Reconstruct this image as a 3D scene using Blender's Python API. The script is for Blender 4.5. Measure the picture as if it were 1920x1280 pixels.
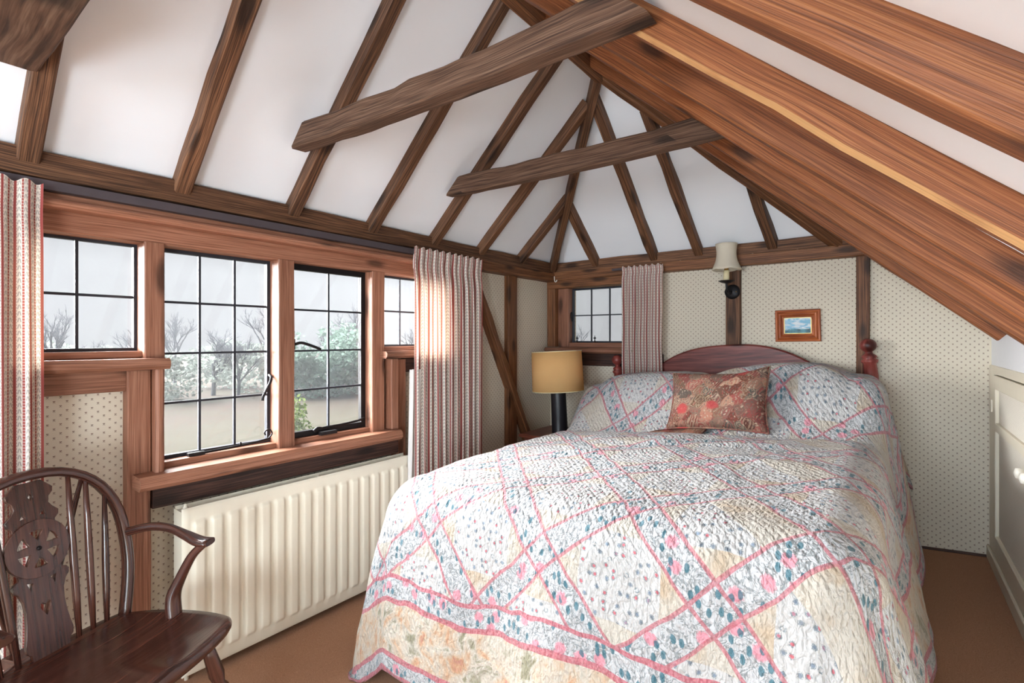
import bpy, bmesh, math, random
from mathutils import Vector, Matrix, noise as mnoise

random.seed(7)
for o in list(bpy.data.objects):
    bpy.data.objects.remove(o)
S = bpy.context.scene
COL = S.collection
PI = math.pi

# ------------------------------------------------------------------ camera
C = 1.12                                     # eye height above the floor at the right wall
FPX, HORIZON = 930.0, 634.0
YAW = math.atan(710.0 / FPX)
cam_d = bpy.data.cameras.new('camera')
cam = bpy.data.objects.new('camera', cam_d)
COL.objects.link(cam)
cam.location = (0, 0, C)
cam.rotation_euler = (PI / 2, 0, YAW)
cam_d.sensor_width = 36.0
cam_d.lens = FPX / 1920.0 * 36.0
cam_d.shift_y = (HORIZON - 640.0) / 1920.0
cam_d.clip_start = 0.02
cam_d.clip_end = 400
S.camera = cam

# ------------------------------------------------------------------ world, sun, lights, exposure
w = bpy.data.worlds.new('overcast_sky')
S.world = w
w.use_nodes = True
bg = w.node_tree.nodes['Background']
bg.inputs[0].default_value = (0.74, 0.75, 0.775, 1)
bg.inputs[1].default_value = 0.38

sun_d = bpy.data.lights.new('hazy_sun', 'SUN')
sun_d.energy = 52.0
sun_d.angle = math.radians(70)
sun_d.color = (0.97, 0.98, 1.0)
sun = bpy.data.objects.new('hazy_sun', sun_d)
COL.objects.link(sun)
sun.rotation_euler = Vector((0.82, 0.38, -0.38)).to_track_quat('-Z', 'Y').to_euler()


def area_light(name, loc, direction, sx, sy, power, color):
    d = bpy.data.lights.new(name, 'AREA')
    d.shape = 'RECTANGLE'
    d.size, d.size_y = sx, sy
    d.energy = power
    d.color = color
    o = bpy.data.objects.new(name, d)
    COL.objects.link(o)
    o.location = loc
    o.rotation_euler = Vector(direction).to_track_quat('-Z', 'Y').to_euler()
    return o


# unseen fill light added behind the camera to brighten the room
area_light('rear_fill', (-0.95, -3.1, 1.45), (0.02, 1, 0.40), 1.7, 1.4, 125, (0.77, 0.90, 1.0))
# second added fill, low at the right, lifting the window wall and chair
area_light('side_fill', (0.36, -1.15, 0.66), (-1, 0.75, 0.0), 1.3, 0.7, 70, (0.74, 0.89, 1.0))

vs = S.view_settings
vs.view_transform = 'Standard'
vs.look = 'None'
vs.gamma = 1
vs.use_curve_mapping = False
vs.exposure = 0.37


# ================================================================== shader helpers
class Sock:
    """thin wrapper so node maths can be written as expressions"""
    def __init__(s, nt, sk):
        s.nt, s.sk = nt, sk

    def _m(s, op, b=None, c=None):
        n = s.nt.nodes.new('ShaderNodeMath')
        n.operation = op
        put(s.nt, n.inputs[0], s)
        if b is not None:
            put(s.nt, n.inputs[1], b)
        if c is not None:
            put(s.nt, n.inputs[2], c)
        return Sock(s.nt, n.outputs[0])

    def __add__(s, b): return s._m('ADD', b)
    def __radd__(s, b): return s._m('ADD', b)
    def __sub__(s, b): return s._m('SUBTRACT', b)
    def __rsub__(s, b): return (s * -1.0) + b
    def __mul__(s, b): return s._m('MULTIPLY', b)
    def __rmul__(s, b): return s._m('MULTIPLY', b)
    def __truediv__(s, b): return s._m('DIVIDE', b)
    def floor(s): return s._m('FLOOR')
    def frac(s): return s._m('FRACT')
    def abs(s): return s._m('ABSOLUTE')
    def sin(s): return s._m('SINE')
    def sqrt(s): return s._m('SQRT')
    def lt(s, b): return s._m('LESS_THAN', b)
    def gt(s, b): return s._m('GREATER_THAN', b)
    def max(s, b): return s._m('MAXIMUM', b)
    def min(s, b): return s._m('MINIMUM', b)
    def pow(s, b): return s._m('POWER', b)
    def mod(s, b): return s._m('FLOORED_MODULO', b)

    def smooth(s, lo, hi):
        n = s.nt.nodes.new('ShaderNodeMapRange')
        n.interpolation_type = 'SMOOTHSTEP'
        put(s.nt, n.inputs[0], s)
        n.inputs[1].default_value, n.inputs[2].default_value = lo, hi
        return Sock(s.nt, n.outputs[0])


def put(nt, inp, v):
    if isinstance(v, Sock):
        nt.links.new(v.sk, inp)
    elif isinstance(v, (int, float)):
        inp.default_value = v
    else:
        v = tuple(v)
        inp.default_value = v if len(v) != 3 or inp.type == 'VECTOR' else v + (1,)


class Mat:
    def __init__(m, name):
        m.mat = bpy.data.materials.new(name)
        m.mat.use_nodes = True
        m.nt = m.mat.node_tree
        m.bsdf = m.nt.nodes['Principled BSDF']
        m.out = m.nt.nodes['Material Output']

    def coord(m, kind='UV'):
        n = m.nt.nodes.new('ShaderNodeTexCoord')
        return Sock(m.nt, n.outputs[kind])

    def rnd(m):
        n = m.nt.nodes.new('ShaderNodeObjectInfo')
        return Sock(m.nt, n.outputs['Random'])

    def sep(m, v):
        n = m.nt.nodes.new('ShaderNodeSeparateXYZ')
        put(m.nt, n.inputs[0], v)
        return [Sock(m.nt, n.outputs[i]) for i in range(3)]

    def comb(m, x=0.0, y=0.0, z=0.0):
        n = m.nt.nodes.new('ShaderNodeCombineXYZ')
        for i, v in enumerate((x, y, z)):
            put(m.nt, n.inputs[i], v)
        return Sock(m.nt, n.outputs[0])

    def noise(m, v, scale=1.0, detail=3.0, rough=0.55, dist=0.0, col=False):
        n = m.nt.nodes.new('ShaderNodeTexNoise')
        put(m.nt, n.inputs['Vector'], v)
        n.inputs['Scale'].default_value = scale
        n.inputs['Detail'].default_value = detail
        n.inputs['Roughness'].default_value = rough
        n.inputs['Distortion'].default_value = dist
        return Sock(m.nt, n.outputs[1 if col else 0])

    def vor(m, v, scale=1.0, feature='F1', rand=1.0, dims='2D'):
        n = m.nt.nodes.new('ShaderNodeTexVoronoi')
        n.feature = feature
        n.voronoi_dimensions = dims
        put(m.nt, n.inputs['Vector'], v)
        n.inputs['Scale'].default_value = scale
        n.inputs['Randomness'].default_value = rand
        d = Sock(m.nt, n.outputs['Distance'])
        if feature in ('F1', 'F2'):
            cs = m.nt.nodes.new('ShaderNodeSeparateColor')
            m.nt.links.new(n.outputs['Color'], cs.inputs[0])
            return d, Sock(m.nt, cs.outputs[0]), Sock(m.nt, cs.outputs[1])
        return d

    def white(m, v):
        n = m.nt.nodes.new('ShaderNodeTexWhiteNoise')
        put(m.nt, n.inputs[0], v)
        return Sock(m.nt, n.outputs[0])

    def ramp(m, f, stops):
        n = m.nt.nodes.new('ShaderNodeValToRGB')
        put(m.nt, n.inputs[0], f)
        e = n.color_ramp.elements
        while len(e) < len(stops):
            e.new(0.5)
        for i, (p, c) in enumerate(stops):
            e[i].position = p
            e[i].color = tuple(c) + (1,)
        return Sock(m.nt, n.outputs[0])

    def mix(m, f, a, b, mode='MIX'):
        n = m.nt.nodes.new('ShaderNodeMix')
        n.data_type = 'RGBA'
        n.blend_type = mode
        put(m.nt, n.inputs[0], f)
        put(m.nt, n.inputs[6], a)
        put(m.nt, n.inputs[7], b)
        return Sock(m.nt, n.outputs[2])

    def bump(m, h, strength=0.3, dist=0.01):
        n = m.nt.nodes.new('ShaderNodeBump')
        put(m.nt, n.inputs['Height'], h)
        n.inputs['Strength'].default_value = strength
        n.inputs['Distance'].default_value = dist
        m.nt.links.new(n.outputs[0], m.bsdf.inputs['Normal'])

    def set(m, base=None, rough=None, spec=None, metal=None, **kw):
        for k, v in (('Base Color', base), ('Roughness', rough), ('Specular IOR Level', spec), ('Metallic', metal)):
            if v is not None:
                put(m.nt, m.bsdf.inputs[k], v)
        for k, v in kw.items():
            put(m.nt, m.bsdf.inputs[k.replace('_', ' ')], v)
        return m


def lin(r, g, b):
    f = lambda c: (c / 255.0 / 12.92) if c <= 10 else ((c / 255.0 + 0.055) / 1.055) ** 2.4
    return (f(r), f(g), f(b))


def plain(name, rgb, rough=0.6, metal=0.0, spec=0.4, var=0.06, scale=18.0):
    """flat paint or metal with a little procedural mottling"""
    m = Mat(name)
    n = m.noise(m.coord('Object'), scale, 3)
    dark = tuple(c * (1 - var * 2) for c in rgb)
    lite = tuple(min(1, c * (1 + var)) for c in rgb)
    m.set(m.mix(n, dark, lite), rough, spec, metal)
    return m.mat


def wood(name, dark, mid, lite, rough=0.6, grain=1.0, bump=0.35, knots=True, spec=0.35, stain=0.5, lit_edge=None):
    """sawn timber, grain along U (metres)"""
    m = Mat(name)
    u, v, _ = m.sep(m.coord('UV'))
    r = m.rnd() * 37.0
    warp = m.noise(m.comb(u * 1.6 + r, v * 5.0, r), 1.0, 2) * 0.016
    vv = v + warp
    fine = m.noise(m.comb(u * 5.0 + r, vv * 230.0 * grain, r), 1.0, 2, 0.6)
    band = m.noise(m.comb(u * 1.0 + r, vv * 70.0 * grain, r * 1.7), 1.0, 2, 0.6)
    blot = m.noise(m.comb(u * 3.0 + r, v * 9.0, r * 0.7), 1.0, 4, 0.6)
    f = (fine - 0.5) * 0.95 + (band - 0.5) * 0.55 + 0.5
    col = m.ramp(f, [(0.33, dark), (0.50, mid), (0.68, lite)])
    col = m.mix(blot.smooth(0.50, 0.78) * stain, col, tuple(c * 0.45 for c in dark), 'MIX')
    h = f
    if knots:
        kd, kr, _ = m.vor(m.comb(u * 2.6 + r, v * 8.0 + r, 0.0), 1.0)
        k = (1.0 - (kd + (blot - 0.5) * 0.25).smooth(0.06, 0.24)) * kr.gt(0.45)
        col = m.mix(k * 0.8, col, tuple(c * 0.22 for c in dark))
    for lo, hi in lit_edge or ():                  # arris highlight painted into the timber colour
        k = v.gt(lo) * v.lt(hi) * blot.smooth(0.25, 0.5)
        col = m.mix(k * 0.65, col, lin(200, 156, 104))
    br = m.rnd() * 0.36 + 0.82
    col = m.mix(1.0, col, m.comb(br, br, br), 'MULTIPLY')
    m.set(col, rough, spec)
    m.bump(h, bump, 0.004)
    return m.mat


M = {}
M['beam'] = wood('old_brown_timber', lin(60, 38, 25), lin(98, 65, 43), lin(136, 96, 68), 0.62, grain=1.4)
M['tie'] = wood('grey_brown_timber', lin(62, 42, 31), lin(92, 66, 50), lin(118, 92, 74), 0.75, stain=0.35)
M['rafter_r'] = wood('orange_brown_timber', lin(100, 55, 28), lin(132, 76, 41), lin(156, 99, 59), 0.55, stain=0.4, grain=2.0, lit_edge=None)
M['rafter_lit_edge'] = wood('orange_brown_timber_with_lit_edge', lin(100, 55, 28), lin(132, 76, 41), lin(156, 99, 59), 0.55, stain=0.4, grain=2.0, lit_edge=((0.1703, 0.1844), (0.2164, 0.2306)))
M['joinery'] = wood('reddish_joinery', lin(116, 75, 55), lin(144, 96, 74), lin(162, 115, 92), 0.5, stain=0.15, bump=0.12, grain=1.6)
M['dark_beam'] = wood('dark_stained_timber', lin(36, 22, 18), lin(64, 40, 33), lin(90, 60, 50), 0.5, stain=0.6)
M['post'] = wood('brown_post_timber', lin(78, 47, 28), lin(112, 71, 43), lin(144, 97, 64), 0.55, stain=0.45, grain=1.4)
M['headboard'] = wood('mahogany_stained_pine', lin(84, 32, 28), lin(118, 52, 46), lin(142, 74, 66), 0.38, grain=0.35, bump=0.08, stain=0.1)
M['chair'] = wood('dark_polished_elm', lin(50, 27, 21), lin(70, 39, 31), lin(88, 52, 41), 0.23, grain=0.5, bump=0.12, knots=False, stain=0.3, spec=0.75)
M['frame_wood'] = wood('varnished_frame_wood', lin(110, 50, 22), lin(150, 76, 38), lin(176, 100, 56), 0.35, grain=0.5, bump=0.05, knots=False, stain=0.1)
M['table'] = wood('red_brown_table_wood', lin(76, 34, 24), lin(112, 58, 42), lin(138, 80, 60), 0.4, grain=0.5, bump=0.06, knots=False)
M['plaster'] = plain('white_plaster', lin(240, 242, 246), 0.9, spec=0.1, var=0.012, scale=3)
M['white_paint'] = plain('white_wall_paint', lin(232, 232, 234), 0.85, spec=0.15, var=0.01)
M['cream_paint'] = plain('cream_gloss_paint', lin(226, 216, 196), 0.45, spec=0.4, var=0.02)
M['radiator'] = plain('cream_radiator_enamel', lin(236, 229, 210), 0.38, spec=0.45, var=0.01)
M['iron'] = plain('black_iron', lin(38, 36, 38), 0.45, metal=0.6, var=0.2)
M['lead'] = plain('grey_lead_came', lin(52, 54, 62), 0.55, metal=0.4, var=0.15)
M['track'] = plain('dark_grey_track', lin(74, 66, 70), 0.5, var=0.1)
M['lamp_base'] = plain('black_lamp_base', lin(34, 32, 36), 0.4, var=0.1)
M['brass'] = plain('dull_brass', lin(170, 130, 70), 0.35, metal=0.8, var=0.1)
M['ivory'] = plain('ivory_knob', lin(232, 226, 214), 0.3, spec=0.5, var=0.01)
M['candle'] = plain('cream_candle_sleeve', lin(222, 208, 168), 0.5, var=0.02)
M['white_lining'] = plain('white_curtain_lining', lin(226, 222, 218), 0.9, spec=0.1, var=0.02)
M['nail'] = plain('pale_nail_head', lin(190, 160, 130), 0.5, var=0.1)
M['gilt'] = plain('gilt_slip', lin(196, 170, 110), 0.4, metal=0.5, var=0.1)
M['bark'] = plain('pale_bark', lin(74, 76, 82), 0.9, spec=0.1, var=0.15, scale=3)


def make_wallpaper(name='sprig_wallpaper', base=lin(212, 202, 184), ink=lin(112, 92, 84), k=1.0):
    """cream paper with small staggered sprigs, UV in metres"""
    m = Mat(name)
    u, v, _ = m.sep(m.coord('UV'))
    px, py = 0.0169 * k, 0.0311 * k
    cu = u / px
    ci = cu.floor()
    odd = ci.mod(2.0)
    cv = v / py + odd * 0.5
    x = (cu.frac() - 0.5) * px
    y = (cv.frac() - 0.5) * py

    def blob(cx, cy, rx, ry):
        a = (x - cx) / rx
        b = (y - cy) / ry
        return 1.0 - (a * a + b * b).smooth(0.55, 1.25)
    s = k
    g = blob(-0.0017 * s, 0.0016 * s, 0.0019 * s, 0.0021 * s).max(blob(0.0017 * s, 0.0018 * s, 0.0019 * s, 0.0019 * s))
    g = g.max(blob(0, -0.0010 * s, 0.0011 * s, 0.0026 * s))
    g = g.max(blob(-0.0024 * s, -0.0034 * s, 0.0016 * s, 0.0008 * s)).max(blob(0.0024 * s, -0.0034 * s, 0.0016 * s, 0.0008 * s))
    tint = m.white(m.comb(ci, cv.floor(), 0.0))
    inkc = m.mix(tint * 0.6, ink, lin(128, 84, 74))
    n = m.noise(m.comb(u, v, 0.0), 2.2, 3)
    basec = m.mix(n, tuple(c * 0.95 for c in base), tuple(min(1, c * 1.03) for c in base))
    m.set(m.mix(g * 0.85, basec, inkc), 0.85, 0.12)
    return m.mat


M['wallpaper'] = make_wallpaper()
M['panel_paper'] = make_wallpaper('small_print_panel_paper', lin(232, 225, 212), lin(204, 195, 180), 0.5)


def make_carpet():
    m = Mat('brown_carpet')
    p = m.coord('Object')
    f = m.noise(p, 420, 2, 0.7)
    b = m.noise(p, 3.0, 3)
    c = m.ramp(f, [(0.3, lin(146, 106, 82)), (0.55, lin(182, 138, 110)), (0.75, lin(204, 162, 134))])
    c = m.mix(b * 0.3, c, lin(152, 112, 86))
    m.set(c, 0.95, 0.05)
    m.bump(f, 0.5, 0.004)
    return m.mat


M['carpet'] = make_carpet()


def make_curtain():
    m = Mat('striped_curtain_cloth')
    u, v, _ = m.sep(m.coord('UV'))
    P = 0.056
    cu = (u / P)
    x = cu.frac()
    zig = ((v / 0.009).frac() - 0.5).abs() * 0.05
    # red dotted line, leaf stripe, red band, leaf stripe
    def band(c, wd, soft=0.012):
        return 1.0 - (x - c).abs().smooth(wd - soft, wd + soft)
    dots = (v / 0.009).frac().gt(0.35)
    red = (band(0.10, 0.075) * (dots * 0.4 + 0.6)).max(band(0.60, 0.09)).max(band(0.48, 0.012) * dots).max(band(0.72, 0.012) * dots)
    lv = ((v / 0.020).frac() - 0.5)
    lx = x - 0.33
    leafa = 1.0 - ((lx.abs() - (lv + 0.5) * 0.10 - 0.015).abs()).smooth(0.018, 0.042)
    leafb = 1.0 - (((x - 0.87).abs() - (lv + 0.5) * 0.09 - 0.012).abs()).smooth(0.018, 0.040)
    leafa = leafa * (lv.abs().lt(0.33))
    leafb = leafb * (lv.abs().lt(0.33))
    leaf = leafa.max(leafb)
    base = m.mix(band(0.33, 0.16), lin(228, 220, 208), lin(236, 230, 220))
    c = m.mix(red * 0.92, base, lin(150, 34, 42))
    c = m.mix(leaf * 0.55, c, lin(78, 66, 74))
    weave = m.noise(m.comb(u * 900.0, v * 900.0, 0.0), 1.0, 1)
    m.set(c, 0.9, 0.1)
    m.bump(weave, 0.15, 0.001)
    tr = m.nt.nodes.new('ShaderNodeBsdfTranslucent')
    m.nt.links.new(m.mix(0.22, c, lin(240, 196, 120)).sk, tr.inputs[0])
    mx = m.nt.nodes.new('ShaderNodeMixShader')
    mx.inputs[0].default_value = 0.30
    m.nt.links.new(m.bsdf.outputs[0], mx.inputs[1])
    m.nt.links.new(tr.outputs[0], mx.inputs[2])
    m.nt.links.new(mx.outputs[0], m.out.inputs[0])
    return m.mat


M['curtain'] = make_curtain()


def make_shade(name, rgb, trans, fac):
    m = Mat(name)
    n = m.noise(m.coord('Object'), 90, 2)
    c = m.mix(n, tuple(x * 0.94 for x in rgb), rgb)
    m.set(c, 0.8, 0.15)
    tr = m.nt.nodes.new('ShaderNodeBsdfTranslucent')
    tr.inputs[0].default_value = trans + (1,)
    mx = m.nt.nodes.new('ShaderNodeMixShader')
    mx.inputs[0].default_value = fac
    m.nt.links.new(m.bsdf.outputs[0], mx.inputs[1])
    m.nt.links.new(tr.outputs[0], mx.inputs[2])
    m.nt.links.new(mx.outputs[0], m.out.inputs[0])
    return m.mat


M['lamp_shade'] = make_shade('golden_parchment_shade', lin(250, 220, 160), lin(255, 206, 112), 0.55)
M['sconce_shade'] = make_shade('cream_fabric_shade', lin(238, 230, 214), lin(240, 228, 200), 0.35)


def make_glass():
    m = Mat('window_glass')
    n = m.noise(m.coord('Object'), 7.0, 2)
    tr = m.nt.nodes.new('ShaderNodeBsdfTransparent')
    tr.inputs[0].default_value = (0.985, 0.99, 0.985, 1)
    gl = m.nt.nodes.new('ShaderNodeBsdfGlossy')
    gl.inputs['Roughness'].default_value = 0.04
    mx = m.nt.nodes.new('ShaderNodeMixShader')
    m.nt.links.new((n * 0.03 + 0.01).sk, mx.inputs[0])
    m.nt.links.new(tr.outputs[0], mx.inputs[1])
    m.nt.links.new(gl.outputs[0], mx.inputs[2])
    m.nt.links.new(mx.outputs[0], m.out.inputs[0])
    m.nt.nodes.remove(m.bsdf)
    return m.mat


M['glass'] = make_glass()


def make_painting():
    m = Mat('painted_seascape')
    u, v, _ = m.sep(m.coord('UV'))
    n = m.noise(m.comb(u * 3.0, v * 5.0, 0.0), 1.0, 5, 0.6, 0.6)
    sky = m.mix(n.smooth(0.40, 0.62), lin(120, 178, 206), lin(214, 218, 222))
    sea = m.mix(m.noise(m.comb(u * 5.0, v * 22.0, 3.0), 1.0, 4).smooth(0.35, 0.65), lin(38, 66, 76), lin(84, 148, 162))
    edge = v + (n - 0.5) * 0.25 - u * 0.06
    m.set(m.mix(edge.smooth(0.20, 0.32), sea, sky), 0.45, 0.4)
    return m.mat


M['painting'] = make_painting()


def make_cushion():
    m = Mat('paisley_cloth')
    p = m.coord('UV')
    u, v, _ = m.sep(p)
    wn = m.noise(p, 14.0, 3, 0.6, 0.0)
    q = m.comb(u + (wn - 0.5) * 0.07, v + (wn - 0.5) * 0.11, 0.0)
    d, r, g = m.vor(q, 17.0)
    rings = ((d * 30.0).sin()) * 0.5 + 0.5
    d2, r2, g2 = m.vor(q, 58.0)
    spots = 1.0 - d2.smooth(0.18, 0.36)
    c = m.ramp(r, [(0.0, lin(70, 44, 38)), (0.25, lin(146, 72, 68)), (0.45, lin(66, 74, 70)), (0.65, lin(164, 112, 94)), (0.85, lin(92, 62, 48))])
    c = m.mix(rings * 0.7, c, m.ramp(g, [(0.0, lin(54, 50, 48)), (0.45, lin(178, 158, 132)), (0.75, lin(128, 54, 56)), (1.0, lin(160, 120, 100))]))
    c = m.mix(spots * 0.75, c, m.ramp(r2, [(0.0, lin(186, 166, 144)), (0.45, lin(86, 80, 76)), (0.75, lin(150, 74, 70)), (1.0, lin(150, 130, 110))]))
    big = m.noise(m.comb(u * 5.0, v * 5.0, 5.0), 1.0, 2)
    c = m.mix(big.smooth(0.52, 0.75) * 0.55, c, lin(92, 68, 56))
    rv, rr, _g = m.vor(m.comb(u * 7.0 + 0.3, v * 7.0, 0.0), 1.0)
    rose = (1.0 - (rv + (wn - 0.5) * 0.3).smooth(0.14, 0.26)) * rr.gt(0.66)
    c = m.mix(rose * 0.8, c, lin(168, 62, 64))
    m.set(c, 0.85, 0.1)
    m.bump(rings, 0.1, 0.002)
    return m.mat


M['cushion'] = make_cushion()
QW, QL = 2.72, 2.74            # unfolded quilt: width and length


def make_quilt():
    """patchwork: diagonal flowered sashes edged in pink, sprigged diamonds, banded border (UV in metres)"""
    m = Mat('patchwork_quilt_cloth')
    u, v, _ = m.sep(m.coord('UV'))
    wob = m.noise(m.comb(u, v, 0.0), 5.0, 2)
    wob2 = m.noise(m.comb(u, v, 9.0), 5.0, 2)
    us = u + (wob - 0.5) * 0.03
    vs_ = v + (wob2 - 0.5) * 0.03
    ang = math.radians(41)
    ca, sa = math.cos(ang), math.sin(ang)
    L = 0.350
    a = (us * ca + vs_ * sa) / L + 0.12
    b = (vs_ * ca - us * sa) / L + 0.40
    ia, ib = a.floor(), b.floor()
    fa, fb = a.frac() - 0.5, b.frac() - 0.5
    da, db = 0.5 - fa.abs(), 0.5 - fb.abs()          # distance to the lattice lines (0 on the line)
    dl = da.min(db)
    cell = m.white(m.comb(ia, ib, 0.0))
    # prints --------------------------------------------------------------
    white = lin(177, 176, 175)
    d1, r1, g1 = m.vor(m.comb(us, vs_, 0.0), 33.0, rand=0.75)
    jag = m.noise(m.comb(us, vs_, 0.0), 160.0, 2)
    core = 1.0 - (d1 + (jag - 0.5) * 0.18).smooth(0.10, 0.17)
    ring = (1.0 - (d1 + (jag - 0.5) * 0.55).smooth(0.21, 0.28)) * (1.0 - core)
    flower = m.ramp(r1, [(0.0, lin(176, 72, 86)), (0.36, lin(170, 64, 80)), (0.44, lin(96, 116, 138)), (1.0, lin(92, 104, 116))])
    flower_print = m.mix(ring * jag.gt(0.46) * 0.75, white, lin(84, 102, 110))
    flower_print = m.mix(core * g1.gt(0.12) * 0.85, flower_print, flower)
    # sash: grey vine curls, teal leaves and pink blooms
    vn = m.noise(m.comb(us, vs_, 4.0), 34.0, 3, 0.6, 1.2)
    vine = 1.0 - (vn - 0.5).abs().smooth(0.016, 0.045)
    d2, r2, g2 = m.vor(m.comb(us + 0.7, vs_, 2.0), 15.0, rand=0.9)
    bl = 1.0 - (d2 + (jag - 0.5) * 0.25).smooth(0.20, 0.30)
    d3, r3, g3 = m.vor(m.comb(us * 1.7, vs_, 6.0), 26.0)
    leaf = (1.0 - (d3 + (jag - 0.5) * 0.2).smooth(0.24, 0.33)) * r3.gt(0.60)
    sash = m.mix(vine * 0.62, lin(176, 177, 179), lin(82, 92, 93))
    sash = m.mix(bl * r2.gt(0.55) * 0.8, sash, lin(198, 122, 136))
    sash = m.mix(leaf * 0.85, sash, lin(48, 98, 112))
    # beige corner triangles and peach border
    pn = m.noise(m.comb(us, vs_, 1.0), 7.0, 3, 0.6, 0.5)
    beige = m.mix(pn.smooth(0.45, 0.72), lin(177, 171, 161), lin(171, 153, 131))
    peach = m.ramp(m.noise(m.comb(us, vs_, 3.0), 13.0, 4, 0.6, 0.8), [(0.34, lin(134, 130, 108)), (0.44, lin(184, 176, 164)), (0.55, lin(184, 166, 146)), (0.64, lin(180, 142, 112)), (0.74, lin(168, 112, 106))])
    corner = (fa.abs() + fb.abs()).gt(0.47)
    halfb = cell.gt(0.62) * fa.gt(0.02)
    patch = m.mix(corner.max(halfb), flower_print, beige)
    sw, pw = 0.125, 0.0145
    col = m.mix(dl.lt(sw), patch, sash)
    pnk_n = m.noise(m.comb(us, vs_, 8.0), 120.0, 2)
    pink = m.mix(pnk_n.smooth(0.4, 0.6), lin(164, 86, 97), lin(176, 112, 120))
    # the pink tapes run on either side of each sash but not across the crossings' patches
    ta = (da - sw).abs().lt(pw)
    tb = (db - sw).abs().lt(pw)
    col = m.mix(ta.max(tb) * 0.8, col, pink)
    # border, measured from the hem
    e = us.min(QW - us).min(vs_)
    ew = e + (wob - 0.5) * 0.05
    inb = ew.lt(0.335)
    bsash = ew.gt(0.252).max(ew.lt(0.062))
    bcol = m.mix(bsash, peach, sash)
    tape = (ew - 0.330).abs().lt(0.009).max((ew - 0.248).abs().lt(0.009)).max((ew - 0.066).abs().lt(0.009)).max(ew.lt(0.016))
    bcol = m.mix(tape * 0.92, bcol, pink)
    col = m.mix(inb, col, bcol)
    # quilting: rows of stitches that pucker the cloth
    puck = m.noise(m.comb(us * 1.0, vs_ * 0.55, 0.0), 85.0, 2, 0.5, 0.5)
    puck2 = m.noise(m.comb(u, v, 0.0), 38.0, 2)
    rows = ((u * ca + v * sa) * 2 * PI / 0.034 + (wob - 0.5) * 9.0).sin().abs()
    hgt = puck * 0.9 + puck2 * 0.6 + rows * 0.12 - (da - sw).abs().lt(0.012) * 0.3 - (db - sw).abs().lt(0.012) * 0.3
    m.set(col, 0.78, 0.22, Sheen_Weight=0.15)
    m.bump(hgt, 0.85, 0.018)
    return m.mat


M['quilt'] = make_quilt()


def make_field():
    m = Mat('pale_winter_field')
    p = m.coord('Object')
    x, y, z = m.sep(p)
    n = m.noise(p, 0.28, 4)
    n2 = m.noise(p, 2.5, 4, 0.7)
    f = (x * -1.0).smooth(14.0, 34.0)
    c = m.mix(f, lin(66, 65, 53), lin(74, 63, 57))
    c = m.mix(n.smooth(0.4, 0.65), c, lin(72, 68, 58))
    c = m.mix(n2 * 0.5, c, lin(58, 55, 46))
    m.set(c, 0.95, 0.05)
    return m.mat


M['field'] = make_field()


def make_leaf(name, a, b):
    m = Mat(name)
    n = m.noise(m.coord('Object'), 1.5, 2)
    c = m.mix(n, a, b)
    m.set(c, 0.9, 0.05)
    tr = m.nt.nodes.new('ShaderNodeBsdfTranslucent')
    m.nt.links.new(c.sk, tr.inputs[0])
    mx = m.nt.nodes.new('ShaderNodeMixShader')
    mx.inputs[0].default_value = 0.5
    m.nt.links.new(m.bsdf.outputs[0], mx.inputs[1])
    m.nt.links.new(tr.outputs[0], mx.inputs[2])
    m.nt.links.new(mx.outputs[0], m.out.inputs[0])
    return m.mat


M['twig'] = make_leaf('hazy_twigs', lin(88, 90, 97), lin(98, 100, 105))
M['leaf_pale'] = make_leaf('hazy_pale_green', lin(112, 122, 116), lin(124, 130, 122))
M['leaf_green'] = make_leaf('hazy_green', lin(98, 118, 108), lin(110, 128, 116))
M['leaf_bright'] = make_leaf('fresh_green_leaves', lin(82, 96, 54), lin(96, 108, 66))


# ================================================================== mesh helpers
def tag(o, label=None, cat=None, group=None, kind=None):
    if label:
        o['label'] = label
    if cat:
        o['category'] = cat
    if group:
        o['group'] = group
    if kind:
        o['kind'] = kind
    return o


def empty(name, loc=(0, 0, 0), rot=(0, 0, 0), parent=None):
    o = bpy.data.objects.new(name, None)
    COL.objects.link(o)
    o.location, o.rotation_euler = loc, rot
    o.empty_display_size = 0.1
    if parent:
        o.parent = parent
    return o


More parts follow.
